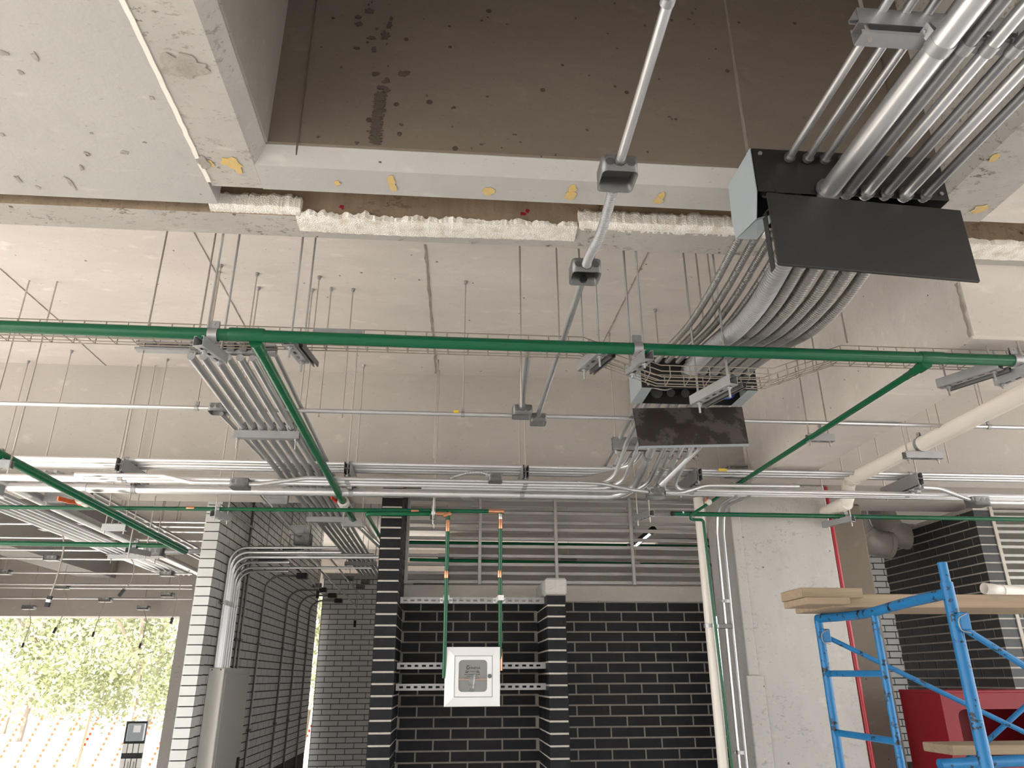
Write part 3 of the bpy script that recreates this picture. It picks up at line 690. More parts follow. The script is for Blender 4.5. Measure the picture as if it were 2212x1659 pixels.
# ================================================================== single conduit line with open boxes above the middle
zc = 1.40
t = conduit('steel conduit coming down from the top edge into an open box', [(0.405,-1.5,zc),(0.450,1.0,zc),(0.466,1.715,zc)], 0.0135, 'emtb', n=16)
t = thing('pipe_clamp', 'small steel clamp on the conduit at the top edge', 'clamp', (0.452,1.17,zc)); clamp(t, (0.452,1.165,zc), (0,1,0), (0.7,0,0.7), 0.0135, 0.02, 0.02); MB().tube([(0.47,1.165,1.415),(0.52,1.165,1.42)], 0.004, 6).build('bolt', M['strut'], t)
t = jbox('junction_box', 'open pressed steel box under the dark shaft with a flexible tail', (0.468,1.765,zc-0.005), 0.105, 0.10, 0.056); connector(t, (0.467,1.712,zc), (0,-1,0), 0.0135)
P, rs = flexpts([(0.468,1.82,1.385),(0.468,1.92,1.365),(0.463,2.03,1.345),(0.458,2.15,1.36),(0.462,2.24,1.378),(0.470,2.275,1.392)], 0.0032, 0.016)
tag(MB().tube(P, rs, 12).build('flexible_conduit', M['flex']), 'short sagging flexible conduit linking the two open boxes', 'flexible conduit')
t = jbox('junction_box', 'open pressed steel box in front of the pale ceiling, conduit running on below', (0.472,2.335,1.395), 0.105, 0.10, 0.056); connector(t, (0.470,2.283,1.395), (0,-1,0), 0.016)
MB().tube([(0.474,2.372,1.392),(0.474,2.384,1.392)], 0.015, 12).build('bushing', M['boxin'], t)
conduit('steel conduit running on from the second open box to the cross run', [(0.474,2.385,1.398),(0.478,3.86,1.375)], 0.0135, 'emt', n=12)
jbox('junction_box', 'smaller open box where the long conduit meets the cross run', (0.482,3.905,1.362), 0.085, 0.085, 0.05)
conduit('short open ended conduit beside the long one under the main green pipe', [(0.345,3.12,1.46),(0.378,3.80,1.385)], 0.0165, 'emt', n=12)
t = jbox('junction_box', 'larger open box at the foot of the short conduit', (0.382,3.815,1.372), 0.105, 0.095, 0.056); connector(t, (0.379,3.765,1.385), (0,-1,0), 0.0165)
# cross run conduit under the slab
XC = (1.358,1.362,1.370,1.359,1.366)
t = conduit('thin steel cross conduit with clamps in front of the smooth beam', [(-5.8,3.91,1.386),(0.34,3.91,1.386)], 0.0122, 'emt', coup=((0,0.79),))
t = conduit('thin steel cross conduit continuing to the right edge', [(0.52,3.91,1.386),(7.2,3.91,1.386)], 0.0122, 'emt')
for x, lb in ((PY(425,880,3.91).x,'left of the six conduits'),(PY(1000,890,3.91).x,'with a yellow mark beside it'),(PY(2135,918,3.91).x,'beside the white drain pipe')):
    t = thing('clamp_hanger', f'rod with pipe clamp holding the cross conduit {lb}', 'clamp hanger', (x,3.91,1.386), 'clamp hangers of the cross conduit')
    clamp(t, (x,3.91,1.386), (1,0,0), (0,0,1), 0.0125, 0.02, 0.024); rod(t, (x,3.91,1.41), (x,3.91,ZS), 0.004); anchor(t, (x,3.91,ZS))
q = PY(985,889,3.89); tag(MB().bev(q-V((.014,.004,.008)), q+V((.014,.004,.008)), 0.001).build('yellow_tag', M['yellow'], smooth=0), 'yellow sticker on the cross conduit', 'sticker')
jbox('junction_box', 'small box on the cross conduit behind the six conduits', PY(475,884,3.91), 0.105, 0.08, 0.045, closed=False)
# ================================================================== GREEN MAIN PIPE, BRANCHES, TRAY
ZM = 1.308; YM = 2.80; RM = 0.0257
xt1, xt2 = PY(533,728,YM).x, PY(2012,773,YM).x
E1 = PY(741,1083,5.28); S1 = V((PY(551,735,YM).x, YM+0.01, ZM-0.02))
t = pipe('fat green main pipe crossing the whole ceiling', [(-5.5,YM,ZM+0.030),(PY(1000,742,YM).x,YM,1.307),(5.5,YM,1.308)], RM, 'green', n=20,
     sleeves=(((xt1,YM,1.315),(1,0,0),0.070,1.13,'green','tee'), ((xt2,YM,1.308),(1,0,0),0.056,1.10,'green','tee')))
d1 = (E1-S1).normalized()
MB().tube([S1, S1+d1*0.09, S1+d1*0.10], [0.0262,0.0262,0.0245], 16).build('branch_socket', M['green'], t)
E2 = PY(1578,1056,5.15); S2 = V((PY(2000,780,YM).x, YM+0.005, ZM-0.028)); d2 = (E2-S2).normalized()
MB().tube([S2-d2*0.01, S2+d2*0.05, S2+d2*0.055, S2+d2*0.10, S2+d2*0.105, S2+d2*0.15], [0.0243,0.0243,0.019,0.019,0.0168,0.0168], 14).build('reducer', M['green'], t)
pipe('green branch pipe beside the six conduits', [S1+d1*0.05, E1], 0.0228, 'green', n=18,
     sleeves=((E1-d1*0.02, d1, 0.03, 1.1, 'green', 'socket'),))
def valve(label, p, d, r, side, hl, mat_h, hmat='clear', up=(0,0,1)):
    """ball valve: two unions, body and lever"""
    p = V(p); d = V(d).normalized(); t = thing('ball_valve', label, 'valve', p)
    MB().tube([p-d*r*1.5, p-d*r*1.3, p-d*r*.5, p-d*r*.4, p+d*r*.4, p+d*r*.5, p+d*r*1.3, p+d*r*1.5], [r*1.25,r*1.5,r*1.5,r*1.3,r*1.3,r*1.5,r*1.5,r*1.25], 16).build('body', M[hmat], t)
    s_ = V(side).normalized(); u = V(up)
    st = p+s_*r*1.5
    MB().tube([p, st], r*0.4, 8).build('stem', M[hmat], t)
    e = st+(s_*0.3-d).normalized()*hl
    MB().ribbon([st+d*hl*.25, st, st.lerp(e,.35)+s_*hl*.06, st.lerp(e,.6)+s_*hl*.02, e], u, r*0.9, r*0.35).build('lever', M[mat_h], t, smooth=50)
    return t
valve('white ball valve with a red lever on the green branch beside the black brick end', E1+d1*0.03, d1, 0.027, (-1,-0.1,0.1), 0.11, 'redhandle')
T1 = PY(765,1126,5.75)
pipe('short green pipe past the red levered valve', [E1+d1*0.08, T1], 0.0215, 'green')
T2 = PY(829,1188,6.6)
pipe('bare silver pipe running down into the black brick end', [T1+d1*0.01, T2], 0.0205, 'silver')
conduit('galvanised pipe entering beside the tall black brick end', [PY(788,1128,6.1), PY(838,1205,7.2)], 0.014, 'silver')
pipe('small green branch pipe descending to the right column', [S2+d2*0.14, E2], 0.0152, 'green')
# hangers of the main pipe: strut stub + split clamp
def main_hanger(label, px, py, dx):
    q = PY(px, py, YM); x = q.x; t = thing('pipe_hanger', label, 'pipe hanger', (x,YM,ZM), 'hangers of the main green pipe')
    a = V((x-dx*0.2, YM-0.055, ZM-RM-0.046)); b_ = V((x+dx*0.2, YM+0.125, ZM-RM-0.046))
    strut(t, a, b_, (0,0,1))
    for f in (0.25, 0.88):
        p_ = a.lerp(b_, f); rod(t, p_-V((0,0,0.022)), (p_.x,p_.y,ZB if p_.x > 2.28 else ZS), 0.0052, mat=M['emt']); nut(t, p_-V((0,0,0.008)), r=0.012); nut(t, p_+V((0,0,0.008)), r=0.012)
    cx = x+(0.012 if dx >= 0 else -0.012)
    clamp(t, (cx,YM,ZM), (1,0,0), (0,0,1), RM, 0.038, 0.034, 0.004)
    return t
main_hanger('strut and clamp hanger on the main green pipe above the six conduits', 455, 722, 0.12)
main_hanger('strut and clamp hanger on the main green pipe beside the wire tray dip', 1383, 752, -0.10)
main_hanger('strut and clamp hanger at the right end of the main green pipe', 2200, 780, -0.12)
# wire mesh cable tray
YT0, YT1, ZT, HT = 2.868, 2.975, 1.333, 0.054
def tray_z(x):
    xs = [(-2.9,1.333),(0.556,1.333),(0.896,1.21),(1.398,1.21),(1.73,1.333),(5.2,1.333)]
    for (a, za), (c, zc_) in zip(xs, xs[1:]):
        if x <= c: return za+(zc_-za)*(x-a)/(c-a)
    return 1.333
tr = thing('cable_tray', 'wire mesh cable tray behind the main green pipe, dipping under the hoses', 'cable tray', (0,2.92,1.33))
for y, dz in ((YT0,HT),(YT0,HT*0.5),(YT0,0),(YT0+0.04,0),(YT0+0.08,0),(YT1,0),(YT1,HT*0.5),(YT1,HT)):
    P = [(x,y,tray_z(x)+dz) for x in (-2.9,0.556,0.896,1.398,1.73,5.2)]
    MB().tube(P, 0.0026, 5).build('long_wire', M['wire'], tr)
x = -2.85
while x < 4.0:
    z = tray_z(x)
    if inview((x,2.92,z), 700):
        MB().tube([(x,YT0,z+HT),(x,YT0,z),(x+0.006,YT1,z),(x+0.006,YT1,z+HT)], 0.0026, 5).build('cross_wire', M['wire'], tr)
    x += 0.088
def tray_hanger(label, px, py, ln, z, dx):
    q = PZ(px, py, z); a = V((q.x-dx/2, YT0-0.05, z)); b_ = V((q.x+dx/2, YT0-0.05+ln, z))
    t = thing('tray_hanger', label, 'strut hanger', q, 'strut hangers under the wire tray')
    strut(t, a, b_, (0,0,1)); strut(t, a+V((0.05,0.01,0.012)), b_+V((0.05,0.01,0.012)), (0,0,-1), True, 0.5, 'side_plate', M['box'])
    for f in (0.12, 0.86):
        p_ = a.lerp(b_, f); rod(t, p_-V((0,0,0.05)), (p_.x,p_.y,Z1 if p_.y < 2.778 else (ZB if p_.x > 2.28 else ZS)), 0.005, mat=M['emt']); nut(t, p_-V((0,0,0.008)), r=0.012)
    return t
tray_hanger('zinc strut hanger with a long rod tail right of the six conduits', 640, 765, 0.20, 1.287, 0.03)
tray_hanger('zinc strut hanger under the tray beside the open ended conduit', 1277, 785, 0.20, 1.287, -0.055)
tray_hanger('zinc strut hanger crossing the dipped tray below the hoses', 1555, 838, 0.27, 1.165, -0.09)
tray_hanger('zinc strut hanger under the tray near the right end of the pipe', 2112, 808, 0.25, 1.275, -0.125)
t = thing('splice_plate', 'flat splice plate joining two lengths of the wire tray', 'splice plate', PY(740,718,2.86))
p0 = PY(690,716,2.86)
MB().box((p0.x-0.027,2.860,ZT+0.008), (p0.x+0.18,2.864,ZT+0.053)).build('plate', M['strut'], t, smooth=0)
for k in (0,1): nut(t, (p0.x+0.005+k*0.145,2.857,ZT+0.03), (0,1,0), 0.008, 0.006, 'bolt')
# strut cluster where the six conduits start, behind the tray
t = thing('strut_cluster', 'row of zinc clamps and struts above the start of the six conduits', 'strut hanger', PY(450,748,3.15))
a = PY(300,752,3.15); c_ = PY(600,756,3.15)
strut(t, (a.x,3.15,1.395), (c_.x,3.15,1.395), (0,-1,0.0), True)
for f in (0.05,0.42): rod(t, (a.lerp(c_,f).x,3.13,1.36), (a.lerp(c_,f).x,3.13,ZS))
for k in range(6):
    xx = -1.18+0.0537*k+0.018; MB().bev((xx-0.018,3.09,1.375), (xx+0.018,3.115,1.425), 0.004).build('clamp_block', M['box'], t, smooth=0)

# ================================================================== SIX CONDUITS RUNNING AWAY
g = 'bundle of six steel conduits running away beside the green branch'
st = [(394,758),(430,759),(466,760),(502,761),(538,762),(574,763)]
mid = [(528,925),(547,925),(567,925),(588,925),(609,925),(630,925)]
SIX = []
for i in range(6):
    x0 = -1.18+0.0537*i
    A = V((x0,3.13,1.355)); B = V((x0,4.08,1.334)); C = V((x0,5.4,1.326)); D = V((x0*0.99,10.4,1.326))
    SIX.append((A,B,C,D))
    conduit(f'grey steel conduit of the six running away, {ORD[i]} from the left', [A,B,C,D], 0.0180 if i < 5 else 0.016, 'emt', bend=1.2, n=12, group=g)
def tz(label, y, xl, xr, z, zt, nclamp=6, s=1.0, off=0.02, xs=None):
    t = trapeze('strut_hanger', label, xl, y, xr, y, z-0.022*s-0.041*s, (0.05,0.95), zt, (0,0,1), 'strut hangers under the six conduits', slots=False, tail=0.06)
    for x in xs: clamp(t, (x,y,z), (0,1,0), (0.25,0,1), off, 0.024, 0.016, 0.003)
    return t
tz('zinc strut hanger carrying the six conduits before the cross racks', 4.08, -1.225, -0.865, 1.334, ZS, xs=[p[1].x for p in SIX], off=0.0185)
tz('zinc strut hanger carrying the six conduits just past the deep beam', 6.42, -1.225, -0.865, 1.326, ZS, xs=[p[2].x for p in SIX])
tz('dark strut hanger carrying the six conduits far down the corridor', 9.0, -1.225, -0.85, 1.326, ZS, xs=[p[3].x for p in SIX])
g = 'thin conduits above the six'
for i in range(3):
    x = -0.93+0.042*i
    conduit(f'thin upper conduit at the right of the six, {ORD[i]} from the left', [(x,3.2,1.44),(x,4.6,1.40),(x,5.35,1.375),(x,6.4,1.375)], 0.011, 'emt', bend=0.5, n=8, group=g)
conduit('thin conduit sloping from the small box down to the cross racks', [PY(478,894,3.93), PY(570,990,4.7)], 0.0125, 'emt', n=8)

# ================================================================== CROSS RACKS IN FRONT OF THE DEEP BEAM
YU = (4.90, 4.965, 5.03, 5.095); ZU = 1.362
YL = (4.86, 4.93, 5.00); ZL = 1.228; YBIG, ZBIG, RBIG = 5.10, 1.213, 0.030
xb = 1.30
g = 'upper cross rack of conduits'
XB2 = (1.12,1.185,1.25,1.315)
for i in range(4):
    yy = YU[3-i] if i < 4 else YU[0]
    conduit(f'upper rack conduit bending up to the open pull box, {ORD[i]} from the left', [(-5.9,yy,ZU),(XB2[i]-0.06,yy,ZU),(XB2[i]-0.02,4.62,1.46),(XB2[i],3.865,1.585)], 0.0138, 'emtb' if i%2 else 'emt', bend=0.16, n=10, group=g, coup=((0,0.52+0.10*i),))
for i in range(3):
    conduit(f'upper rack conduit running to the right edge, {ORD[i]} from the front', [(1.42,YU[i],ZU),(7.2,YU[i],ZU)], 0.0138, 'emt', n=10, group=g, coup=((0,0.05+0.03*i),))
g = 'lower cross rack of conduits'
LX = (1.13,1.21,1.31,1.395,1.455,1.51,1.57,1.625)
LZ = 1.515
def drop(x): return [(x,4.50,1.42),(x,3.865,LZ)]
conduit('lower rack conduit bending left from the open pull box, nearest one', [(-5.9,YL[0],ZL),(LX[0]-0.03,YL[0],ZL)]+drop(LX[0]), 0.0145, 'emtb', bend=0.17, n=10, group=g, coup=((0,0.5),))
conduit('lower rack conduit bending left from the open pull box, second one', [(-5.9,YL[1],ZL),(LX[1]-0.03,YL[1],ZL)]+drop(LX[1]), 0.0145, 'emtb', bend=0.17, n=10, group=g)
conduit('fat lower rack conduit bending left from the open pull box', [(-2.95,YBIG,ZBIG),(LX[2]-0.02,YBIG,ZBIG)]+drop(LX[2]), RBIG, 'emtb', bend=0.2, n=14, group=g, coup=((0,0.11),(0,0.72),(2,0.25)))
conduit('lower rack conduit bending left behind the fat one', [(-0.2,YL[2],ZL),(LX[3]-0.03,YL[2],ZL)]+drop(LX[3]), 0.018, 'emt', bend=0.17, n=10, group=g, coup=((2,0.2),))
for i in range(3):
    yy = (5.06,5.0,4.93)[i]; x = LX[4+i]
    conduit(f'hooked conduit turning right from the open pull box, {ORD[i]} from the left', [(x,3.865,LZ),(x,4.5,1.42),(x-0.03,yy,ZL),(7.2,yy,ZL-0.012*i)], 0.0165 if i == 2 else 0.0145, 'emtb', bend=0.085, n=10, group=g, coup=((1,0.5),))
t = thing('conduit', 'bent conduit dropping from the open pull box into the covered box', 'conduit', (LX[7],4.5,1.35), g)
MB().tube(fillet([(LX[7],3.865,LZ),(LX[7],4.55,1.41),(1.40,4.80,1.20)], 0.12), 0.0165, 10).build('pipe', M['emtb'], t); connector(t, (1.405,4.785,1.205), (0.6,-0.5,0.5), 0.0165)
jbox('junction_box', 'covered steel box on the lower rack right of the hooked conduits', (1.392,4.83,1.175), 0.125, 0.12, 0.06, closed=True, oct_=True)
t = trapeze('strut_hanger', 'double strut hanger under the conduits leaving the open pull box', 1.05, 4.56, 1.60, 4.56, 1.435, (0.04,0.96), ZS, double=True, slots=False, tail=0.03)
for k, x in enumerate(LX): clamp(t, (x-0.01 if k < 3 else x,4.62,1.375), (0,0.95,-0.28), (0.2,0,1), 0.030 if k == 2 else 0.016, 0.02, 0.016)
# racks' own strut hangers
for i, (px, lb) in enumerate(((262,'leftmost, beside the left green pipe'),(752,'beside the green branch pipe'),(1135,'above the valve cabinet'),(1505,'right of the open pull box'),(1975,'beside the white drain pipe'))):
    x = PY(px,1000,4.83).x
    ZH = 1.306
    t = trapeze('rack_hanger', f'double strut hanger of the cross racks, {lb}', x, 4.80, x, 5.27, ZH, (0.06,0.94), ZS, double=True, slots=False, tail=0.02, group='double strut hangers of the cross racks')
    for yy in YU[:3]: clamp(t, (x,yy,ZU), (1,0,0), (0,0,-1), 0.0138, 0.03, 0.006)
    for yy in YL: clamp(t, (x,yy,ZL), (1,0,0), (0,0,1), 0.0148, 0.03, 0.012)
    if i < 3: clamp(t, (x,YBIG,ZBIG), (1,0,0), (0,0,1), RBIG, 0.03, 0.012)
# offsets and boxes on the lower rack
q = PY(517,1052,4.80)
jbox('junction_box', 'steel box with round knockouts under the left rack', (q.x,4.82,1.19), 0.115, 0.11, 0.055, closed=True)
conduit('offset bent conduit reaching the knockout box from the left', [(-2.4,4.80,1.232),(-1.85,4.80,1.232),(q.x-0.30,4.80,1.19),(q.x-0.055,4.80,1.19)], 0.0135, 'emtb', bend=0.2, n=10)
conduit('offset bent conduit leaving the knockout box to the right', [(q.x+0.055,4.80,1.185),(q.x+0.12,4.80,1.185),(q.x+0.42,4.80,1.232),(0.85,4.80,1.232)], 0.0135, 'emt', bend=0.25, n=10)
conduit('offset conduit crossing down into the covered box', [(0.85,4.79,1.232),(1.02,4.79,1.225),(1.22,4.79,1.185),(1.335,4.80,1.175)], 0.013, 'emt', bend=0.2, n=10)
conduit('offset bent conduit leaving the covered box to the right', [(1.452,4.80,1.172),(1.56,4.80,1.172),(1.74,4.80,1.228),(2.4,4.80,1.232)], 0.0150, 'emt', bend=0.25, n=10)
q = PY(1070,1033,4.78)
t = jbox('junction_box', 'small square box with a flexible whip on the rack above the cabinet', (q.x,4.78,q.z), 0.088, 0.07, 0.055, closed=True)
P, rs = flexpts([(q.x-0.03,4.76,q.z+0.012),(q.x-0.10,4.765,q.z+0.035),(q.x-0.20,4.78,q.z+0.03),(q.x-0.30,4.80,q.z+0.0)], 0.006, 0.011)
tag(MB().tube(P, rs, 8).build('flexible_conduit', M['flex']), 'short flexible whip arching left from the small square box', 'flexible conduit')
q = PY(2115,1083,4.80)
jbox('junction_box', 'steel box with round knockouts under the right rack', (q.x,4.82,q.z), 0.13, 0.11, 0.058, closed=True)
conduit('offset bent conduit reaching the right knockout box', [(3.30,4.80,1.24),(3.42,4.80,1.235),(3.66,4.80,q.z),(q.x-0.06,4.80,q.z)], 0.016, 'emt', bend=0.25, n=10)
conduit('bright offset conduit leaving the right knockout box', [(q.x+0.06,4.80,q.z-0.005),(4.02,4.80,q.z-0.005),(4.3,4.80,q.z+0.06),(7.2,4.80,q.z+0.06)], 0.0135, 'emtb', bend=0.25, n=10)
q = PY(1580,1016,5.33); t = jbox('junction_box', 'flat steel box fixed to the deep beam behind the right rack', (q.x+0.04,5.33,q.z-0.012), 0.17, 0.13, 0.06, closed=True)
conduit('conduit entering the flat box behind the right rack', [(1.2,5.30,1.335),(q.x-0.05,5.30,1.335)], 0.013, 'emt', n=8)
q = PY(1561,1015,4.87); tag(MB().box(q-V((.03,.002,.009)), q+V((.03,.002,.009))).build('yellow_tag', M['yellow'], smooth=0), 'yellow sticker on the right upper rack', 'sticker')

# ================================================================== GREEN SMALL PIPES OF THE SECOND LEVEL
YG = 5.25; RG = 0.0142
def copper_at(px, py, Y, hl=0.028, d=(1,0,0), fr=1.06): return (PY(px,py,Y), d, hl, fr, 'copper', 'copper_joint')
zA = lambda x: 1.107+(x+3.065)/(3.157)*0.017
xe1 = PY(1081,1104,YG).x
p_top = V((xe1,YG,zA(xe1))); p_bot = PY(1080,1440,YG+0.14)
pipe('long thin green pipe ending in a copper elbow above the cabinet', [(-5.8,YG,zA(-3.5)-0.01),p_top,p_bot], RG, 'green', bend=0.02,
     sleeves=(copper_at(412,1098,YG), copper_at(897,1104,YG), ((xe1-0.045,YG,zA(xe1)),(1,0,0),0.04,1.08,'copper','copper_joint'), ((xe1-0.004,YG,zA(xe1)-0.0),(1,0,0),0.03,1.2,'copper','elbow'), ((xe1,YG,zA(xe1)-0.04),(0,0,1),0.02,1.05,'silver','bare_pipe'), ((xe1,YG,zA(xe1)-0.09),(0,0,1),0.035,1.08,'copper','copper_joint'), (PY(1079,1240,YG+0.015),(0,0,1),0.024,1.06,'copper','copper_joint'), (PY(1081,1425,YG+0.135),(0,0,1),0.07,1.05,'copper','copper_tail')))
xe2 = PY(968,1111,YG-0.03).x; y2 = YG-0.03
p0 = PY(792,1110,y2); pt = V((xe2,y2,PY(968,1110,y2).z)); pb = PY(959,1465,y2+0.09); 
pipe('lower thin green pipe dropping beside the cabinet after a copper elbow', [PY(828,1172,6.3), p0, pt, pb], RG, 'green', bend=0.022,
     sleeves=(((xe2-0.05,y2,pt.z),(1,0,0),0.04,1.07,'copper','copper_joint'), ((xe2-0.006,y2,pt.z-0.006),(1,0,0.3),0.028,1.2,'copper','elbow'), ((xe2-0.001,y2,pt.z-0.085),(0,0,1),0.04,1.07,'copper','copper_joint'), (PY(964,1241,y2+0.02),(0,0,1),0.024,1.06,'copper','copper_joint')))
t = thing('clamp_hanger', 'strut clamp hanger holding both thin green pipes above the black bricks', 'clamp hanger', PY(936,1110,5.24))
q = PY(936,1108,5.21); strut(t, (q.x,5.16,q.z-0.06), (q.x+0.005,5.32,q.z-0.06), (0,0,1), True)
for dx_, yy in ((-0.0,5.17),(0.006,5.31)): rod(t, (q.x+dx_,yy,q.z-0.09), (q.x+dx_,yy,ZS if yy < 5.4 else ZB), 0.0045)
clamp(t, (q.x,YG,zA(q.x)), (1,0,0), (0,0,1), RG, 0.028, 0.02); clamp(t, (q.x,y2,pt.z), (1,0,0), (0,0,-1), RG, 0.028, 0.02, mat=M['white'])
t = thing('clamp_hanger', 'strut clamp hanger holding the thin green pipe before the white brick end', 'clamp hanger', PY(465,1105,5.25))
q = PY(470,1106,5.25); strut(t, (q.x-0.01,5.18,q.z-0.045), (q.x+0.05,5.36,q.z-0.045), (0,0,1), True)
for dx_, yy in ((0.0,5.2),(0.045,5.34)): rod(t, (q.x+dx_,yy,q.z-0.07), (q.x+dx_,yy,ZS), 0.0045)
clamp(t, (q.x,YG,zA(q.x)), (1,0,0), (0,0,1), RG, 0.028, 0.02)
xr0 = PY(1450,1109,YG).x
t = pipe('capped thin green pipe running right past the concrete column', [(xr0,YG,1.126),(7.2,YG,1.110)], 0.0165, 'green', n=14, sleeves=(((xr0+0.01,YG,1.126),(1,0,0),0.012,1.06,'rubber','end_cap'), (PY(1475,1109,YG),(1,0,0),0.006,1.03,'white','paint_chip')))
t = thing('clamp_hanger', 'strut clamp hanger on the right thin green pipe beside the ducts', 'clamp hanger', PY(1826,1116,5.25))
q = PY(1828,1117,5.25); strut(t, (q.x-0.0,5.16,q.z-0.05), (q.x-0.10,5.42,q.z-0.05), (0,0,1), True)
for f, yy in ((0.0,5.19),(-0.085,5.37)): rod(t, (q.x+f,yy,q.z-0.08), (q.x+f,yy,ZS), 0.0045)
clamp(t, (q.x,YG,q.z), (1,0,0), (0,0,1), 0.0165, 0.028, 0.022)
t = thing('clamp_hanger', 'empty small strut hanger in front of the louvre bars', 'strut hanger', PY(1395,1118,5.3))
q = PY(1395,1120,5.3); strut(t, (q.x-0.05,5.42,q.z), (q.x+0.02,5.2,q.z), (0,0,1), True)
for f, yy in ((-0.04,5.38),(0.015,5.24)): rod(t, (q.x+f,yy,q.z-0.04), (q.x+f,yy,ZB if yy > 5.4 else ZS), 0.0045)
# small green branch: valve, down to the column
valve('small white valve with an orange lever on the small green branch', PY(1530,1085,5.2), d2, 0.0145, (-1,-0.2,0.5), 0.05, 'orange')
e3 = PY(1478,1122,5.24)
t = pipe('small green pipe past the orange valve, dropping down beside the white stack', [PY(1572,1060,5.17), e3, PY(1519,1123,5.24), PY(1583,1675,5.27)], 0.0105, 'green', bend=0.02)
t = thing('strut_hanger', 'small strut hanger on the green branch above the orange valve', 'strut hanger', PY(1597,1062,5.12))
a = PY(1555,1062,5.12); b_ = PY(1632,1064,5.12)
strut(t, a, b_, (0,0,1), True)
for f in (0.08,0.9): p_ = a.lerp(b_,f); rod(t, p_-V((0,0,.03)), (p_.x,p_.y,ZB if 2.29 < p_.x < 2.66 else ZS), 0.0045)
clamp(t, E2-d2*0.04, d2, (0,0,1), 0.0152, 0.022, 0.02)
t = thing('strut_hanger', 'small strut hanger on the green branch under the side beam', 'strut hanger', PY(1770,938,4.0))
q = S2.lerp(E2, 0.52); q = PY(1772,932,S2.lerp(E2,(1772-2000)/(1578-2000)*0+0.47).y)
a = q+V((-0.085,0,-0.02-0.041)); b_ = q+V((0.07,0,-0.02-0.041)); strut(t, a, b_, (0,0,1), True)
for f in (0.08,0.85): p_ = a.lerp(b_,f); rod(t, p_-V((0,0,.03)), (p_.x,p_.y,ZB if 2.29 < p_.x < 2.66 else ZS), 0.0045)
clamp(t, q, d2, (0,0,1), 0.0152, 0.022, 0.022)
# ================================================================== LOUVRE SCREENS
def louvre(label, x0, x1, yf, zs, posts, zb, zt, proj_side=0.06):
    t = thing('louvre_screen', label, 'louvre', ((x0+x1)/2,yf,zb))
    for k, z in enumerate(zs):
        yy = yf if k%2 == 0 else yf+proj_side
        MB().bev((x0,yy,z-0.0125), (x1,yy+0.025,z+0.0125), 0.002).build('bar', M['louvre'], t, smooth=0)
    for x in posts: MB().bev((x-0.0125,yf-0.026,zb), (x+0.0125,yf-0.001,zt), 0.002).build('post', M['louvre'], t, smooth=0)
    return t
zz = [PY(1000,y,5.94).z for y in (1079,1096,1107,1125,1143,1160,1180,1198,1219,1236,1257)]
louvre('raw steel louvre bars above the black brick wall', -0.34, 2.12, 5.93, zz, (-0.33,0.244,0.857,1.478), 0.692, 1.395)
zz = [0.66+0.065*k for k in range(12)]
louvre('steel louvre bars beside the charcoal brick wall', 4.645, 6.4, 6.06, zz, (5.4,), 0.61, 1.398)

# ================================================================== VALVE CABINET AND ITS STRUTS
for zc_, lb in ((0.530,'upper slotted strut between the two black brick ends'),(0.091,'middle slotted strut behind the valve cabinet'),(-0.046,'lower slotted strut behind the valve cabinet')):
    o = strut(None, (-0.338,5.50,zc_), (0.700,5.50,zc_), (0,1,0), True, 1.0, 'slotted_strut'); tag(o, lb, 'strut')
for p_, lb in ((PY(964,1296,5.46),'white pipe clip on the left green drop pipe'),(PY(1079,1296,5.46),'white pipe clip on the right green drop pipe')):
    t = thing('pipe_clip', lb, 'clip', p_, 'clips on the upper strut'); q = V(p_)
    MB().ribbon([q+V((-0.045,0.035,0)),q+V((-0.022,0.035,0)),q+V((-0.018,-0.16,0)),q+V((0.018,-0.16,0)),q+V((0.022,0.035,0)),q+V((0.045,0.035,0))], (0,0,1), 0.035, 0.003).build('strap', M['white'], t, smooth=0)
    for s_ in (-1,1): nut(t, q+V((s_*0.034,0.030,0)), (0,1,0), 0.008, 0.008, 'screw')
x0, x1, z0, z1 = -0.006, 0.364, -0.164, 0.206
dx0, dx1, dz0, dz1 = 0.058, 0.313, -0.107, 0.150
wx0, wx1, wz0, wz1 = 0.086, 0.277, -0.075, 0.124
yf = 5.30
t = thing('valve_cabinet', 'white gas valve cabinet with a windowed door on the struts', 'cabinet', (0.18,5.4,z0))
b_ = MB(); 
ou = [(x0,yf,z0),(x1,yf,z0),(x1,yf,z1),(x0,yf,z1)]; inn = [(dx0,yf-0.02,dz0),(dx1,yf-0.02,dz0),(dx1,yf-0.02,dz1),(dx0,yf-0.02,dz1)]
inb = [(dx0,yf+0.01,dz0),(dx1,yf+0.01,dz0),(dx1,yf+0.01,dz1),(dx0,yf+0.01,dz1)]; ob = [(x0,yf+0.012,z0),(x1,yf+0.012,z0),(x1,yf+0.012,z1),(x0,yf+0.012,z1)]
vs = ou+inn+inb+ob; fs = []
for i in range(4):
    j = (i+1)%4; fs += [(i,j,4+j,4+i),(4+i,4+j,8+j,8+i),(8+i,8+j,12+j,12+i),(12+i,12+j,j,i)]
b_.add(vs, fs).build('frame', M['white'], t, smooth=0)
body = MB(); xa_, xb_, za_, zb_ = x0+0.02, x1-0.02, z0+0.02, z1-0.02; ya_, yb_ = yf+0.012, 5.497
body.add([(xa_,ya_,za_),(xb_,ya_,za_),(xb_,ya_,zb_),(xa_,ya_,zb_),(xa_,yb_,za_),(xb_,yb_,za_),(xb_,yb_,zb_),(xa_,yb_,zb_)], [(0,1,5,4),(1,2,6,5),(2,3,7,6),(3,0,4,7),(4,5,6,7)])
body.build('body', M['cabgrey'], t, smooth=0, solid=0.002)
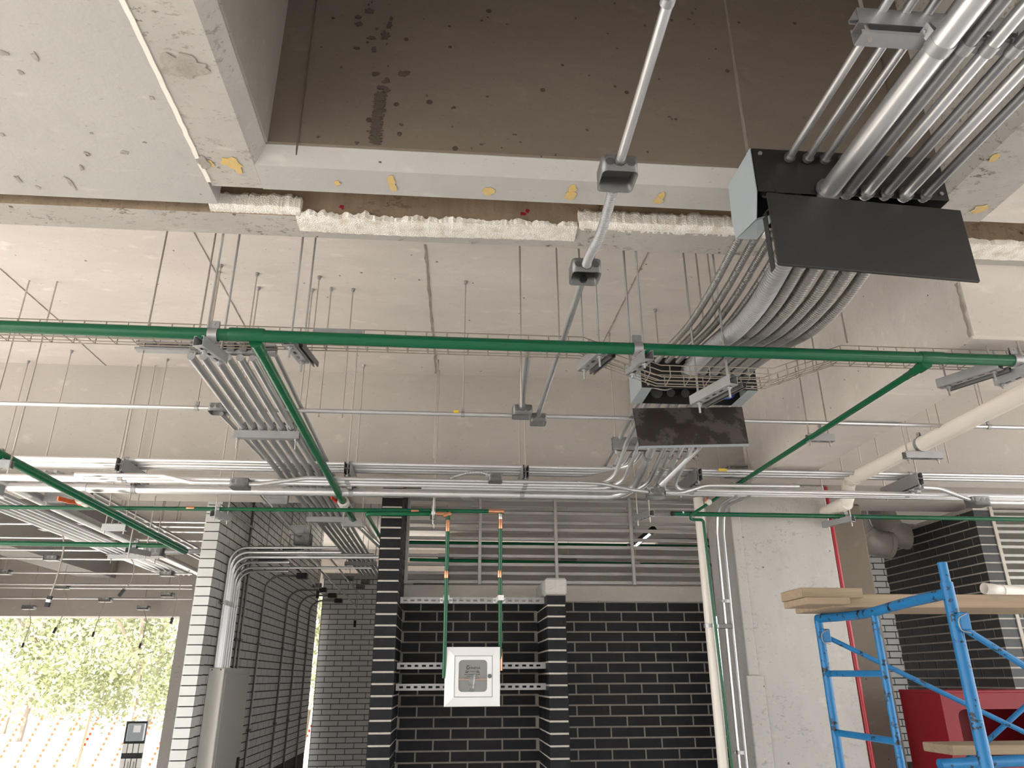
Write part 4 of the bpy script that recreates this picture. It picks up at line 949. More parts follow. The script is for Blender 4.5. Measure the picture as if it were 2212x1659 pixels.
# door with rounded window
dg = 0.003; wr_ = rrect(((wx0+wx1)/2,(wz0+wz1)/2,0), (wx1-wx0)/2, (wz1-wz0)/2, 0.026, 5); n = len(wr_)
corner = {0:(dx1-dg,dz1-dg), 1:(dx0+dg,dz1-dg), 2:(dx0+dg,dz0+dg), 3:(dx1-dg,dz0+dg)}
vs = [V((p.x,yf-0.014,p.y)) for p in wr_]+[V((corner[i][0],yf-0.014,corner[i][1])) for i in range(4)]
fs = []
per = n//4
for c_ in range(4):
    for k in range(per-1): fs.append((c_*per+k, c_*per+k+1, n+c_))
    fs.append((c_*per+per-1, ((c_+1)*per)%n, n+(c_+1)%4, n+c_))
door = MB().add(vs, fs).build('door', M['white'], t, smooth=0, solid=0.004)
MB().prism([V((p.x,yf-0.012,p.y)) for p in wr_], (0,0.001,0)).build('window', M['glass'], door, smooth=0)
lk = V((0.293,yf-0.016,0.022)); MB().tube([lk+V((0,.002,0)), lk-V((0,.012,0)), lk-V((0,.014,0))], [0.0135,0.0135,0.011], 16).build('lock', M['box'], door)
# inside: copper pipe, lever, block
MB().tube([(xa_+.004,5.42,0.002),(xb_-.004,5.42,0.002)], 0.011, 12).build('copper_pipe', M['copper'], t)
MB().tube([(0.178,5.36,0.002),(0.178,5.44,0.002)], 0.022, 12).build('valve_body', M['box'], t)
MB().obox((0.196,5.345,0.035), (0.186,5.345,-0.055), 0.009, 0.005, (0,1,0)).build('lever', M['white'], t, smooth=0)
MB().obox((0.162,5.34,-0.062), (0.192,5.34,-0.070), 0.02, 0.022, (0,0,1)).build('lever_grip', M['ink'], t, smooth=0)
def text(parent, s_, x, z, h, y, mat, name='lettering', align='CENTER', shear=0, wide=1.0):
    cu = bpy.data.curves.new(name, 'FONT'); cu.body = s_; cu.size = h*1.4; cu.align_x = align; cu.extrude = 0.0002; cu.shear = shear
    ob_ = bpy.data.objects.new(name+'_source', cu); COL.objects.link(ob_); bpy.context.view_layer.update()
    me = bpy.data.meshes.new_from_object(ob_); bpy.data.objects.remove(ob_); me.materials.append(mat)
    for v in me.vertices: v.co = V((v.co.x*wide, -v.co.z, v.co.y))
    return link(name, me, (x,y,z), parent)
yt = yf-0.0135; xm = 0.178
text(door, 'FINESA', xm+0.0135, 0.0665, 0.0135, yt, M['ink'], shear=0.1, wide=1.35)
MB().ribbon([V((xm-0.030+0.0085*math.cos(R(a_)), yt, 0.0762+0.0115*math.sin(R(a_)))) for a_ in range(40,345,25)], (0,1,0), 0.0006, 0.0040).build('logo_ring', M['ink'], door)
for x in (xm-0.038, xm+0.038): 
    MB().prism([(x-0.010,yt,0.044),(x+0.010,yt,0.044),(x,yt,0.061)], (0,0.0004,0)).build('warning_triangle', M['ink'], door, smooth=0)
    MB().box((x-0.0010,yt-0.0006,0.0475), (x+0.0010,yt-0.0001,0.0560)).build('warning_mark', M['white'], door, smooth=0)
text(door, 'ATENCIÓN', xm, 0.0475, 0.0082, yt, M['ink'], wide=1.05)
for z, w_, h_ in ((0.0335,0.104,0.0035),(0.0225,0.076,0.0035),(0.0125,0.090,0.0018),(0.0065,0.104,0.0018),(-0.033,0.05,0.0018),):
    k = max(3, int(w_/0.012)); xx = xm-w_/2
    for i in range(k):
        wl = w_/k*random.uniform(0.6,0.9); MB().box((xx,yt,z-h_/2), (xx+wl,yt+0.0003,z+h_/2)).build('print_line', M['ink'], door, smooth=0); xx += w_/k

# ================================================================== RIGHT COLUMN SERVICES
t = pipe('white vertical waste stack left of the concrete column', [(1.855,5.31,1.26),(1.838,5.31,-1.6)], 0.036, 'pvc', n=20)
for i, (xa_, xb_) in enumerate(((1.995,1.958),(2.045,2.005))):
    conduit(('bright steel conduit curving down beside the stack' if i == 0 else 'second steel conduit curving down against the column'), [(xa_+0.05+0.05*i,5.02,1.22),(xa_+0.01,5.33,1.20),(xa_-0.01,5.35,1.0),(xb_,5.35,-1.6)], 0.0105, 'emtb' if i == 0 else 'emt', bend=0.14, n=10)
t = thing('pipe_clamp', 'steel clamp round the stack and small green pipe', 'clamp', PY(1540,1352,5.3)); q = PY(1538,1352,5.31)
clamp(t, (1.843,5.31,q.z), (0,0,1), (1,0,0), 0.036, 0.026, 0.03); MB().bev((1.9,5.33,q.z-0.016), (2.02,5.36,q.z+0.016), 0.003).build('bracket', M['box'], t, smooth=0)
for py_, lb in ((1298,'upper'),(1626,'lower')):
    q = PY(1570 if py_ < 1400 else 1600,py_,5.33); t = thing('pipe_clamp', f'{lb} twin clip on the conduits beside the column', 'clamp', q)
    MB().ribbon([q+V((-.04,.03,0)),q+V((-.022,.025,0)),q+V((-.018,.002,0)),q+V((.0,.002,0)),q+V((.022,.004,0)),q+V((.045,.03,0))], (0,0,1), 0.022, 0.003).build('strap', M['strut'], t, smooth=0)
    nut(t, q+V((-.032,.018,0)), (0,1,0), 0.007, 0.007, 'screw')
t = pipe('red fire pipe running down the right edge of the column', [(PY(1788,1090,5.43).x,5.43,1.39),(PY(1878,1600,5.43).x,5.43,-1.6)], 0.020, 'red', n=14, sleeves=((PY(1795,1112,5.43),(0,0,1),0.02,1.2,'strut','clamp'), (PY(1851,1455,5.43),(0,0,1),0.03,1.2,'red','coupling')))
# white drain pipe
t = pipe('fat white drain pipe running away at the right', [(2.915,0.5,1.36),(2.915,5.07,1.345),(2.915,5.11,1.20),(2.80,6.2,1.15)], 0.047, 'pvc', bend=0.09, n=20, sleeves=(((2.915,5.00,1.346),(0,1,0),0.045,1.10,'pvc','socket'), ((2.908,5.17,1.195),(-0.1,1,-.05),0.045,1.10,'pvc','socket')))
q = PY(1992,962,4.2); t = thing('strut_hanger', 'strut hanger with clamp round the fat white drain pipe', 'strut hanger', q)
a = V((2.80,4.18,1.262)); c_ = V((3.04,4.18,1.262)); strut(t, a, c_, (0,0,1), True)
for f in (0.1,0.9): p_ = a.lerp(c_,f); rod(t, p_-V((0,0,.03)), (p_.x,p_.y,ZS)); nut(t, p_-V((0,0,.008)))
clamp(t, (2.915,4.16,1.348), (0,1,0), (-0.1,0,1), 0.047, 0.026, 0.028)
# grey duct elbows above the charcoal wall
for lb, pp in (('left', ((1838,1085,6.95),(1850,1135,6.9),(1876,1168,6.88),(1920,1178,6.88))), ('right', ((1898,1080,6.98),(1910,1122,6.95),(1930,1150,6.92),(1972,1162,6.90)))):
    t = thing('duct_elbow', f'large grey plastic duct elbow, {lb} one of the pair', 'duct', PY(*pp[1]), 'pair of duct elbows')
    P = spline([PY(*q_) for q_ in pp], 8)
    MB().tube(P, 0.125, 24).build('elbow', M['pvcg'], t)
    for q0, q1 in ((P[-1],P[-2]),(P[14],P[13])):
        d_ = (V(q1)-V(q0)).normalized(); MB().tube([V(q0)-d_*0.012, V(q0)+d_*0.03], 0.133, 24).build('collar', M['pvcg'], t)

# ================================================================== SCAFFOLD
XS = 1.945; YL_, YR_ = 3.90, 2.81; ZTOP = 0.291
t = thing('scaffold', 'blue steel scaffold frame with chipped paint', 'scaffold', (XS,3.3,-1.6))
RB = 0.0205
MB().tube([(XS,YL_,-1.6),(XS,YL_,ZTOP)], RB, 12).build('upright', M['blue'], t)
u2 = MB().tube([(XS,YR_,-1.6),(XS,YR_,ZTOP+0.055)], RB*1.12, 12).build('upright', M['blue'], t)
MB().tube([(XS,YR_,ZTOP+0.05),(XS,YR_,PY(2036,1215,YR_).z)], RB*0.86, 12).build('spigot', M['blue'], u2)
MB().tube(spline([(XS,YL_+0.0,ZTOP),(XS,YL_-0.35,ZTOP-0.012),(XS,(YL_+YR_)/2,ZTOP-0.01),(XS,YR_+0.3,ZTOP+0.004),(XS,YR_,ZTOP+0.014)], 5), RB*1.05, 12).build('top_rail', M['blue'], t)
MB().tube([(XS,3.36,ZTOP-0.01),(XS,3.36,-1.5)], RB*0.8, 10).build('inner_post', M['blue'], t)
for z in (PY(1783,1455,YL_).z, PY(1810,1582,YL_).z, -0.62, -0.98, -1.3): MB().tube([(XS,YL_,z),(XS,3.36,z-0.004)], RB*0.75, 10).build('rung', M['blue'], t)
for yy, pz in ((YL_,PY(1772,1375,YL_).z),(YR_,PY(2068,1345,YR_).z)):
    l = MB().bev((XS-0.012,yy-0.05,pz-0.03), (XS+0.03,yy-0.016,pz+0.035), 0.004).build('lock_pin', M['blue'], t, smooth=0)
    MB().tube(spline([(XS+0.02,yy-0.05,pz+0.03),(XS-0.02,yy-0.055,pz+0.01),(XS-0.015,yy-0.05,pz-0.03),(XS+0.02,yy-0.05,pz-0.04)],5), 0.002, 5).build('wire_tie', M['wire'], l)
def brace(label, a, b_): return tag(MB().tube([a, b_], 0.0125, 10).build('scaffold_brace', M['blue']), label, 'brace', 'blue scaffold cross braces')
brace('blue cross brace sloping down from the far upright', PY(1778,1372,YL_-0.02), V((4.0,YL_-0.06,-0.78)))
a = PY(2070,1350,YR_-0.03); brace('blue cross brace sloping down from the near upright to the right edge', a, a+(PY(2212,1438,YR_)-a)*2.2)
brace('blue cross brace rising to the right edge', PY(2090,1640,3.95), PY(2230,1512,3.95))
q = PY(2200,1640,3.6); tag(MB().tube([PY(2030,1652,3.75), PY(2260,1640,3.75)], 0.026, 12).build('scaffold_ledger', M['blue']), 'blue horizontal scaffold tube at the bottom edge', 'ledger')
tag(MB().bev(PY(2060,1632,3.9), PY(2060,1632,3.9)+V((1.2,0.25,0.045)), 0.004).build('plank', M['wood'], smooth=0), 'grey plank low on the scaffold at the bottom right', 'plank', 'scaffold planks')
# planks on the scaffold
def plank(label, a, b_, m_='wood'): return tag(MB().bev(a, b_, 0.003).build('plank', M[m_], smooth=0), label, 'plank', 'scaffold planks')
q = PY(1793,1310,3.45)
plank('long dusty plank on top of the scaffold frame', (q.x,3.42,ZTOP+0.014), (5.2,3.66,ZTOP+0.075))
plank('second long plank lying behind on the scaffold', (q.x+0.02,3.70,ZTOP+0.02), (5.2,3.86,ZTOP+0.06))
q = PY(1733,1300,3.40)
plank('short pale board end sticking out left of the scaffold', (q.x,3.40,ZTOP+0.055), (q.x+0.30,3.62,ZTOP+0.10))
plank('small clean wooden block under the plank end', (q.x+0.0,3.36,ZTOP+0.0225), (q.x+0.21,3.60,ZTOP+0.053))
t = thing('pipe_stub', 'short white plastic pipe stub with an open end above the planks', 'pipe', PY(2150,1272,4.6))
a = PY(2126,1271,4.6); b_ = PY(2165,1276,4.62); c_ = PY(2205,1280,4.66); rr = 0.034
MB().tube([a,b_], rr, 16, cap=False).build('stub', M['pvc'], t, solid=0.004); MB().tube([b_-V((.01,0,0)),c_], rr*1.2, 16).build('socket', M['pvc'], t); MB().tube([b_-V((.004,0,0)),b_+V((.004,0,0))], rr*1.06, 16, cap=False).build('glue_ring', M['bluebag'], t)
# red cabinet
t = thing('fire_cabinet', 'dark red steel cabinet with square openings behind the scaffold', 'cabinet', (3.8,5.2,-1.6))
xa_, xb_, zt_ = 3.34, 4.18, -0.10; ya_, yb_ = 5.15, 5.62
MB().add([(xa_,ya_,-1.6),(xb_,ya_,-1.6),(xb_,ya_,zt_),(xa_,ya_,zt_),(xa_,yb_,-1.6),(xb_,yb_,-1.6),(xb_,yb_,zt_),(xa_,yb_,zt_)], [(0,1,5,4),(1,2,6,5),(2,3,7,6),(3,0,4,7),(4,5,6,7)]).build('body', M['redcab'], t, smooth=0, solid=0.004)
MB().bev((xa_-0.008,ya_-0.01,zt_), (xb_+0.008,yb_,zt_+0.02), 0.004).build('top', M['redcab'], t, smooth=0)
def fr(x0_, x1_, z0_, z1_, w_):
    q_ = MB(); o_ = [(x0_,ya_,z0_),(x1_,ya_,z0_),(x1_,ya_,z1_),(x0_,ya_,z1_)]; r_ = rrect(((x0_+x1_)/2,(z0_+z1_)/2,0),(x1_-x0_)/2-w_,(z1_-z0_)/2-w_,0.05,4); n_ = len(r_)
    vs_ = [V((p.x,ya_,p.y)) for p in r_]+[V(o_[2]),V(o_[3]),V(o_[0]),V(o_[1])]; fs_ = []; per_ = n_//4
    for c2 in range(4):
        for k2 in range(per_-1): fs_.append((c2*per_+k2, c2*per_+k2+1, n_+c2))
        fs_.append((c2*per_+per_-1, ((c2+1)*per_)%n_, n_+(c2+1)%4, n_+c2))
    q_.add(vs_, fs_).build('front_frame', M['redcab'], t, smooth=0, solid=0.012)
fr(xa_, xb_, -0.62, zt_, 0.10); fr(xa_, xb_, -1.2, -0.63, 0.10)
MB().tube([(xa_-0.001,5.35,-0.26),(xa_+0.004,5.35,-0.26)], 0.05, 18).build('side_hole_shade', M['rubber'], t)  # black disc painting the dark of a round hole
# bottles standing inside the red cabinet niche
# ================================================================== CORRIDOR ON THE LEFT
t = thing('electrical_panel', 'tall pale grey electrical panel on the white brick wall', 'electrical panel', (-1.85,7.0,-1.6))
MB().bev((-1.926,6.62,-1.25), (-1.800,7.46,0.100), 0.005).build('body', M['panel'], t, smooth=0)
MB().bev((-1.800,6.66,-1.20), (-1.793,7.42,0.055), 0.003).build('door', M['panel'], t, smooth=0)
MB().box((-1.793,7.33,-0.75), (-1.775,7.37,-0.62)).build('handle', M['rubber'], t, smooth=0)
for yy in (6.63,6.63): pass
for xx in (-1.90,-1.83): MB().tube([(xx,6.62,0.085),(xx,6.614,0.085)], 0.005, 6).build('screw', M['rubber'], t)
g = 'conduits rising from the grey panel'
spec = [(6.70,1.085,0.013,-0.98,'emt'),(6.76,1.055,0.017,-0.95,'emtb'),(6.83,1.025,0.017,-0.62,'emtb'),(6.90,0.985,0.013,-1.42,'emt'),(6.97,0.95,0.012,-0.7,'emt'),(7.04,0.925,0.012,-1.45,'emt'),(7.11,1.09,0.012,-0.7,'emt')]
for i, (yy, z, r_, xe, mt_) in enumerate(spec):
    conduit(f'steel conduit rising from the grey panel and bending right, {ORD[i]} from the front', [(-1.905,yy,0.09),(-1.905,yy,z),(xe,yy-0.05,z)], r_, mt_, bend=0.14, n=8, group=g)
t = thing('pipe_clamp', 'white strut clamp across the panel conduits on the brick wall', 'clamp', (-1.9,6.9,0.62))
strut(t, (-1.925,6.62,0.62), (-1.925,7.2,0.62), (1,0,0), False, 0.6)
for k in range(4): MB().bev((-1.905,6.69+k*0.07,0.60), (-1.878,6.715+k*0.07,0.64), 0.004).build('clip', M['white'], t, smooth=0)
g = 'dark wall conduits along the corridor'
for i, (yy, z, xe) in enumerate(((7.30,1.3,-1.9),(7.42,PY(600,1204,7.42).z,PY(592,1204,7.42).x),(8.15,PY(640,1243,8.15).z,PY(640,1243,8.15).x),(9.35,PY(690,1274,9.35).z,PY(684,1274,9.35).x),(10.1,PY(705,1286,10.1).z,PY(708,1286,10.1).x),(10.9,PY(720,1297,10.9).z,PY(722,1297,10.9).x))):
    P = [(-1.912,yy,-1.5),(-1.912,yy,z)]+([(xe,yy+0.05,z)] if xe > -1.9 else [(-1.912,yy,1.9)])
    t = thing('conduit', f'dark wall conduit rising up the white bricks, {ORD[i]} from the panel', 'conduit', (-1.9,yy,0), g)
    MB().tube(fillet(P, 0.22), 0.0115, 8).build('pipe', M['flexd'], t)
    for zz_ in (0.35,-0.45): MB().bev((-1.927,yy-0.03,zz_-0.012), (-1.895,yy+0.03,zz_+0.012), 0.002).build('clip', M['box'], t, smooth=0)
    if xe > -1.9: MB().bev((xe,yy-0.0,z-0.03), (xe+0.11,yy+0.1,z+0.03), 0.006).build('outlet_box', M['boxin'], t, smooth=0)
g = 'small boxes along the corridor ceiling'
for i, (px, py, Y, s_) in enumerate(((575,1187,7.0,0.13),(603,1205,7.3,0.12),(624,1187,7.6,0.11),(640,1190,8.2,0.10),(685,1265,9.2,0.10),(755,1250,9.6,0.10),(790,1258,9.9,0.11),(778,1268,10.4,0.1))):
    q = PY(px,py,Y); t = jbox('junction_box', f'dark steel box along the corridor conduits, {ORD[i]} from the front', q, s_, s_*0.9, 0.05, closed=True, group=g); rod(t, q+V((0,0,0.027)), (q.x,q.y,ZS), 0.004)
g = 'bright conduits along the corridor ceiling'
for i, (xa_, ya_, xb_, yb_, Ya, Yb_) in enumerate(((560,1065,655,1172,5.6,6.9),(600,1105,690,1215,6.4,8.6),(655,1195,770,1310,7.4,11.6),(700,1190,790,1300,7.8,11.4),(480,1090,546,1140,6.45,7.2),(612,1200,650,1235,7.4,8.2),(668,1250,700,1285,8.6,9.8))):
    conduit(f'bright thin conduit under the corridor ceiling, {ORD[i]} of the group', [PY(xa_,ya_,Ya), PY(xb_,yb_,Yb_)], 0.0105, 'silver', n=8, group=g)
q = PY(655,1165,6.8); t = jbox('junction_box', 'pale steel box where the corridor conduits meet', q, 0.15, 0.12, 0.09, closed=True); rod(t, q+V((0,0,0.046)), (q.x,q.y,ZS), 0.004)
q = PY(598,1078,5.95); t = thing('strut_hanger', 'pale double strut hanger left of the six conduits below the beam', 'strut hanger', q)
strut(t, (q.x-0.10,5.95,q.z), (q.x+0.09,5.95,q.z), (0,0,1), False); strut(t, (q.x-0.10,5.95,q.z-0.001), (q.x+0.09,5.95,q.z-0.001), (0,0,-1), False)
for f in (-0.085,0.075): rod(t, (q.x+f,5.95,q.z-0.03), (q.x+f,5.95,ZB))
q = PY(650,1145,6.9); t = thing('strut_hanger', 'pale double strut hanger in the corridor above the pale box', 'strut hanger', q)
strut(t, (q.x-0.10,6.9,q.z), (q.x+0.09,6.9,q.z), (0,0,1), False); strut(t, (q.x-0.10,6.9,q.z-0.001), (q.x+0.09,6.9,q.z-0.001), (0,0,-1), False)
for f in (-0.085,0.075): rod(t, (q.x+f,6.9,q.z-0.03), (q.x+f,6.9,ZS))
q = PY(762,1129,5.72); t = thing('strut_hanger', 'small strut hanger under the green pipe past the red valve', 'strut hanger', q)
strut(t, (q.x-0.08,5.72,q.z-0.03), (q.x+0.08,5.72,q.z-0.03), (0,0,1), False)
for f in (-0.07,0.07): rod(t, (q.x+f,5.72,q.z-0.05), (q.x+f,5.72,ZB))
t = jbox('junction_box', 'black wall box high on the white bricks', (-1.88,7.85,1.2), 0.1, 0.16, 0.14, closed=True)

# ================================================================== LEFT CLUSTER
g = 'left bundle of conduits running away'
conduit('fat grey conduit running away in the left bundle', [(-3.02,4.95,1.26),(-3.10,5.6,1.285),(-3.20,10.0,1.29)], 0.040, 'emt', bend=0.3, n=14, group=g)
for i in range(6):
    conduit(f'thin conduit of the left bundle, {ORD[i]} from the fat one', [(-3.24-0.062*i,5.0,1.27),(-3.32-0.066*i,10.0,1.27)], 0.0155, 'emtb' if i%2 else 'emt', n=8, group=g)
for i in range(4):
    conduit(f'thin upper conduit right of the fat one, {ORD[i]} from the left', [(-2.96+0.075*i,5.2,1.355),(-2.98+0.075*i,10.5,1.355)], 0.0125, 'emt', n=8, group=g)
def tz2(label, x0_, x1_, yy, z, zt, dbl=False): return trapeze('strut_hanger', label, x0_, yy, x1_, yy, z, (0.06,0.94), zt, double=dbl, slots=False, group='strut hangers of the left bundle')
tz2('pale double strut hanger under the left bundle beside the orange lever', -3.05, -2.72, 5.75, 1.300, ZB, True)
tz2('pale strut hanger at the left edge under the thin conduits', -3.66, -3.16, 5.35, 1.215, ZS)
tz2('dark strut hanger under the left bundle near the white wall', -3.62, -3.10, 8.3, 1.215, ZS)
t = thing('pull_box', 'pale blue steel box at the left edge on the rack', 'pull box', (-3.2,5.05,1.25))
MB().bev((-3.45,4.95,1.165), (-3.02,5.18,1.262), 0.004).build('body', M['plate'], t, smooth=0); MB().bev((-3.46,4.94,1.155), (-3.01,5.19,1.165), 0.002).build('cover', M['white'], t, smooth=0)
LA, LB = PY(-40,962,3.95), PY(400,1191,6.1); dl = (LB-LA).normalized()
vq = PY(183,1078,LA.lerp(LB,0.50).y)
pipe('left green pipe running away beneath the cross racks', [LA, LB], 0.0265, 'green', n=18, sleeves=((PY(85,1027,LA.lerp(LB,0.30).y), dl, 0.05, 1.12, 'green', 'coupling'), (vq-dl*0.06, dl, 0.03, 1.12, 'green', 'socket'), (vq+dl*0.07, dl, 0.03, 1.12, 'green', 'socket')))
valve('white union valve with an orange lever on the left green pipe', vq, dl, 0.030, (-0.85,-0.1,-0.5), 0.15, 'orange')
q = PY(252,1126,LA.lerp(LB,0.66).y)
t = thing('strut_hanger', 'bright strut hanger under the left green pipe past the orange lever', 'strut hanger', q)
strut(t, q+V((-0.085,0,-0.065)), q+V((0.075,0,-0.065)), (0,0,1), False)
for f in (-0.07,0.06): rod(t, q+V((f,0,-0.09)), (q.x+f,q.y,ZS if q.y < 5.4 else ZB))
clamp(t, q+V((0,0,-0.005)), dl, (0.1,0,1), 0.0265, 0.022, 0.02)
q = PY(8,990,4.1); t = thing('strut_hanger', 'strut hanger of the left green pipe at the left edge', 'strut hanger', q)
strut(t, q+V((-0.14,0,-0.055)), q+V((0.05,0,-0.055)), (0,0,1), True)
for f in (-0.12,0.04): rod(t, q+V((f,0,-0.085)), (q.x+f,q.y,ZS)); 
clamp(t, q+V((-0.02,0,0.0)), dl, (0.1,0,1), 0.0265, 0.03, 0.024)
pipe('low dark green pipe crossing below the left bundle', [(-4.2,6.0,0.995),(-2.13,6.0,0.98)], 0.0185, 'green', n=14)
q = PY(292,1180,6.0); t = thing('clamp_hanger', 'strut clamp hanger on the low dark green pipe', 'clamp hanger', q)
strut(t, q+V((-0.03,-0.06,-0.06)), q+V((0.06,0.14,-0.06)), (0,0,1), True); clamp(t, q, (1,0,0), (0,0,1), 0.0185, 0.03, 0.022)
for f, yy in ((-0.02,-0.05),(0.045,0.11)): rod(t, q+V((f,yy,-0.09)), (q.x+f,q.y+yy,ZB))
q = PY(335,1193,6.6); t = jbox('junction_box', 'blue grey box with round hub in front of the white brick end', q, 0.16, 0.13, 0.075, closed=True); rod(t, q+V((0,0,0.038)), (q.x,q.y,ZS), 0.004)
conduit('pale conduit from the round hub box to the white wall', [PY(348,1192,6.6), PY(440,1190,6.75)], 0.022, 'emtb', n=10)
# thin cross conduits of the far left room
g = 'cross conduits of the far left room'
for i, (ya_, yb_, Y) in enumerate(((1131,1133,7.2),(1160,1165,7.9),(1187,1190,8.4),(1205,1209,8.9),(1236,1240,9.6),(1261,1264,10.0),(1268,1272,10.2),(1291,1294,10.8))):
    conduit(f'thin cross conduit of the far left room, {ORD[i]} from the top', [PY(-60,ya_,Y), PY(300 if i < 4 else 416,yb_,Y)], 0.0125, 'emt', n=8, group=g)
for i, (ya_, Y) in enumerate(((1127,7.4),(1137,7.4),(1148,7.8),(1167,8.3),(1182,8.6))):
    conduit(f'thin conduit behind the white brick end, {ORD[i]} from the top', [PY(300,ya_,Y), PY(455,ya_+2,Y)], 0.013, 'emtb', n=8, group=g)
for i, (px, py, Y) in enumerate(((108,1139,7.2),(113,1206,8.9),(250,1195,8.4),(8,1236,9.6),(362,1240,9.6),(63,1312,11.2),(228,1296,10.8),(310,1313,11.2),(135,1268,10.2),(362,1285,10.8))):
    q = PY(px,py,Y); t = jbox('junction_box', f'pale outlet box on the far left cross conduits, {ORD[i]} one', q, 0.16, 0.12, 0.05, closed=True, group='outlet boxes of the far left room'); rod(t, q+V((0,0,0.027)), (q.x,q.y,ZB if -5.33 < q.x < -4.84 else ZS), 0.004)
# hanging cords with sockets
g = 'cords with black sockets hanging from the boxes'
for i, (P, Y, s_, lb) in enumerate((
    (((108,1143),(130,1147),(138,1180),(125,1240),(108,1290)),7.2,1.0,'nearest big black socket on a thick pale cord'),
    (((250,1198),(278,1203),(290,1225),(283,1255),(267,1275)),8.4,0.85,'black socket on a curved cord in front of the bright beam'),
    (((362,1243),(382,1245),(389,1265),(380,1300),(372,1336)),9.6,0.75,'black socket hanging beside the grey opening post'),
    (((135,1268),(146,1295),(135,1330),(121,1357)),10.2,0.75,'socket hanging below the big one before the trees'),
    (((228,1297),(217,1325),(210,1345),(203,1366)),10.8,0.7,'socket hanging in the middle of the bright opening'),
    (((310,1314),(316,1345),(309,1375),(304,1391)),11.2,0.65,'lowest socket hanging before the pale trees'),
    (((63,1313),(66,1345),(58,1370),(51,1390)),11.2,0.65,'leftmost small socket hanging before the trees'),
    (((640,1192),(684,1196),(692,1230),(689,1260),(687,1278)),8.2,0.8,'black socket hanging in the corridor before the white bricks'),
    (((755,1252),(766,1270),(772,1300),(768,1325),(767,1342)),9.6,0.8,'small black socket hanging in front of the far white wall'))):
    pts = [PY(x,y,Y) for x,y in P]; t = thing('hanging_socket', lb, 'socket', pts[-1], g)
    MB().tube(spline(pts,5), 0.0075 if i == 0 else 0.005, 6).build('cord', M['cord'], t)
    d = (pts[-1]-pts[-2]).normalized(); e = pts[-1]; w_ = 0.028*s_
    MB().obox(e-d*0.01, e+d*0.085*s_, w_*1.3, w_, (0,1,0)).build('socket', M['rubber'], t, smooth=0)
    if i == 0: MB().obox(e+d*0.02, e+d*0.045, w_*1.33, w_*1.05, (0,1,0)).build('label', M['white'], t, smooth=0)
# rods of other services between beam and slab (pairs with anchors)
g = 'bare hanging rods under the far slab'
for i, (xt, yt_, xb, yb_, lb) in enumerate(((556,590,500,960,'thin rod hanging just right of the six conduits'),(690,597,655,1000,'rod hanging left of the tray splice plate'),(716,622,690,900,'thin rod hanging above the tray splice plate'),(763,624,757,905,'thin rod hanging right of the tray splice plate'),(478,572,470,700,'short thin rod behind the left main hanger'),(1415,668,1425,740,'thin rod left of the flexible hoses'),(945,778,938,990,'short thin rod beside the dark slab seam'),(155,757,100,1000,'rod hanging at the far left before the beam'))):
    A_ = PZ(xt,yt_,ZS); e = PY(xb,yb_,A_.y)
    t = thing('threaded_rod', lb, 'rod', A_, g); rod(t, (A_.x,A_.y,max(e.z,1.40)), (A_.x,A_.y,ZS), 0.0042); anchor(t, (A_.x,A_.y,ZS))
for i, (xb, yb_, Y, lb) in enumerate(((1126,880,3.0,'rod dropping behind the joint beam left of the long conduit'),(1208,740,3.1,'rod dropping beside the long conduit'),(1830,740,3.0,'left one of the rods right of the hoses'),(1520,700,3.2,'rod dropping behind the left thin hoses'),(1545,690,3.3,'second rod dropping behind the thin hoses'),(2045,760,3.1,'rod dropping left of the right pipe end'),(2165,770,3.2,'rod dropping by the right end of the pipe'),(2120,890,4.6,'rod before the beam right of the drain pipe'),(2050,1000,4.9,'rod behind the white drain pipe'),(1860,1000,4.9,'thin rod left of the drain pipe elbow'))):
    e = PY(xb,yb_,Y); x = e.x
    if 2.27 < x < 2.68: continue
    t = thing('threaded_rod', lb, 'rod', e, g); rod(t, e, (x,Y,ZS), 0.0045); anchor(t, (x,Y,ZS))
# lamp tube and small things seen behind the louvres
t = thing('tube_lamp', 'slim bright lamp tube hanging behind the louvre bars', 'lamp', PY(1392,1158,7.4))
a = PY(1366,1181,7.6); c_ = PY(1412,1143,7.2)
MB().tube([a,c_], 0.035, 12).build('housing', M['rubber'], t); MB().tube([a.lerp(c_,.03)-V((0.012,.02,.026)),a.lerp(c_,.85)-V((0.012,.02,.026))], 0.012, 8).build('tube', M['lamp'], t)
for f in (0.15,0.85): q = a.lerp(c_,f); rod(t, q+V((0,0,0.03)), (q.x,q.y,ZS), 0.003)
for lb, a_, b2_, r_ in (('green pipe seen behind the louvre bars', PY(885,1209,7.2), PY(1560,1222,7.2), 0.016), ('dark green pipe high behind the louvre bars', PY(880,1172,7.8), PY(1540,1182,7.8), 0.022)):
    m2_ = a_.lerp(b2_,0.72); t = pipe(lb, [a_, b2_], r_, 'green', sleeves=((m2_, b2_-a_, 0.03, 1.15, 'strut', 'clamp'),))
    rod(t, m2_+V((0,0,r_)), (m2_.x,m2_.y,ZS), 0.004)
for i, (px, py) in enumerate(((963,1203),(1228,1205))): q = PY(px,py,7.8); t = jbox('junction_box', f'pale outlet box behind the louvre bars, {("left","right")[i]} one', q, 0.16, 0.12, 0.05, closed=True); rod(t, q+V((0,0,0.027)), (q.x,q.y,ZS), 0.004)

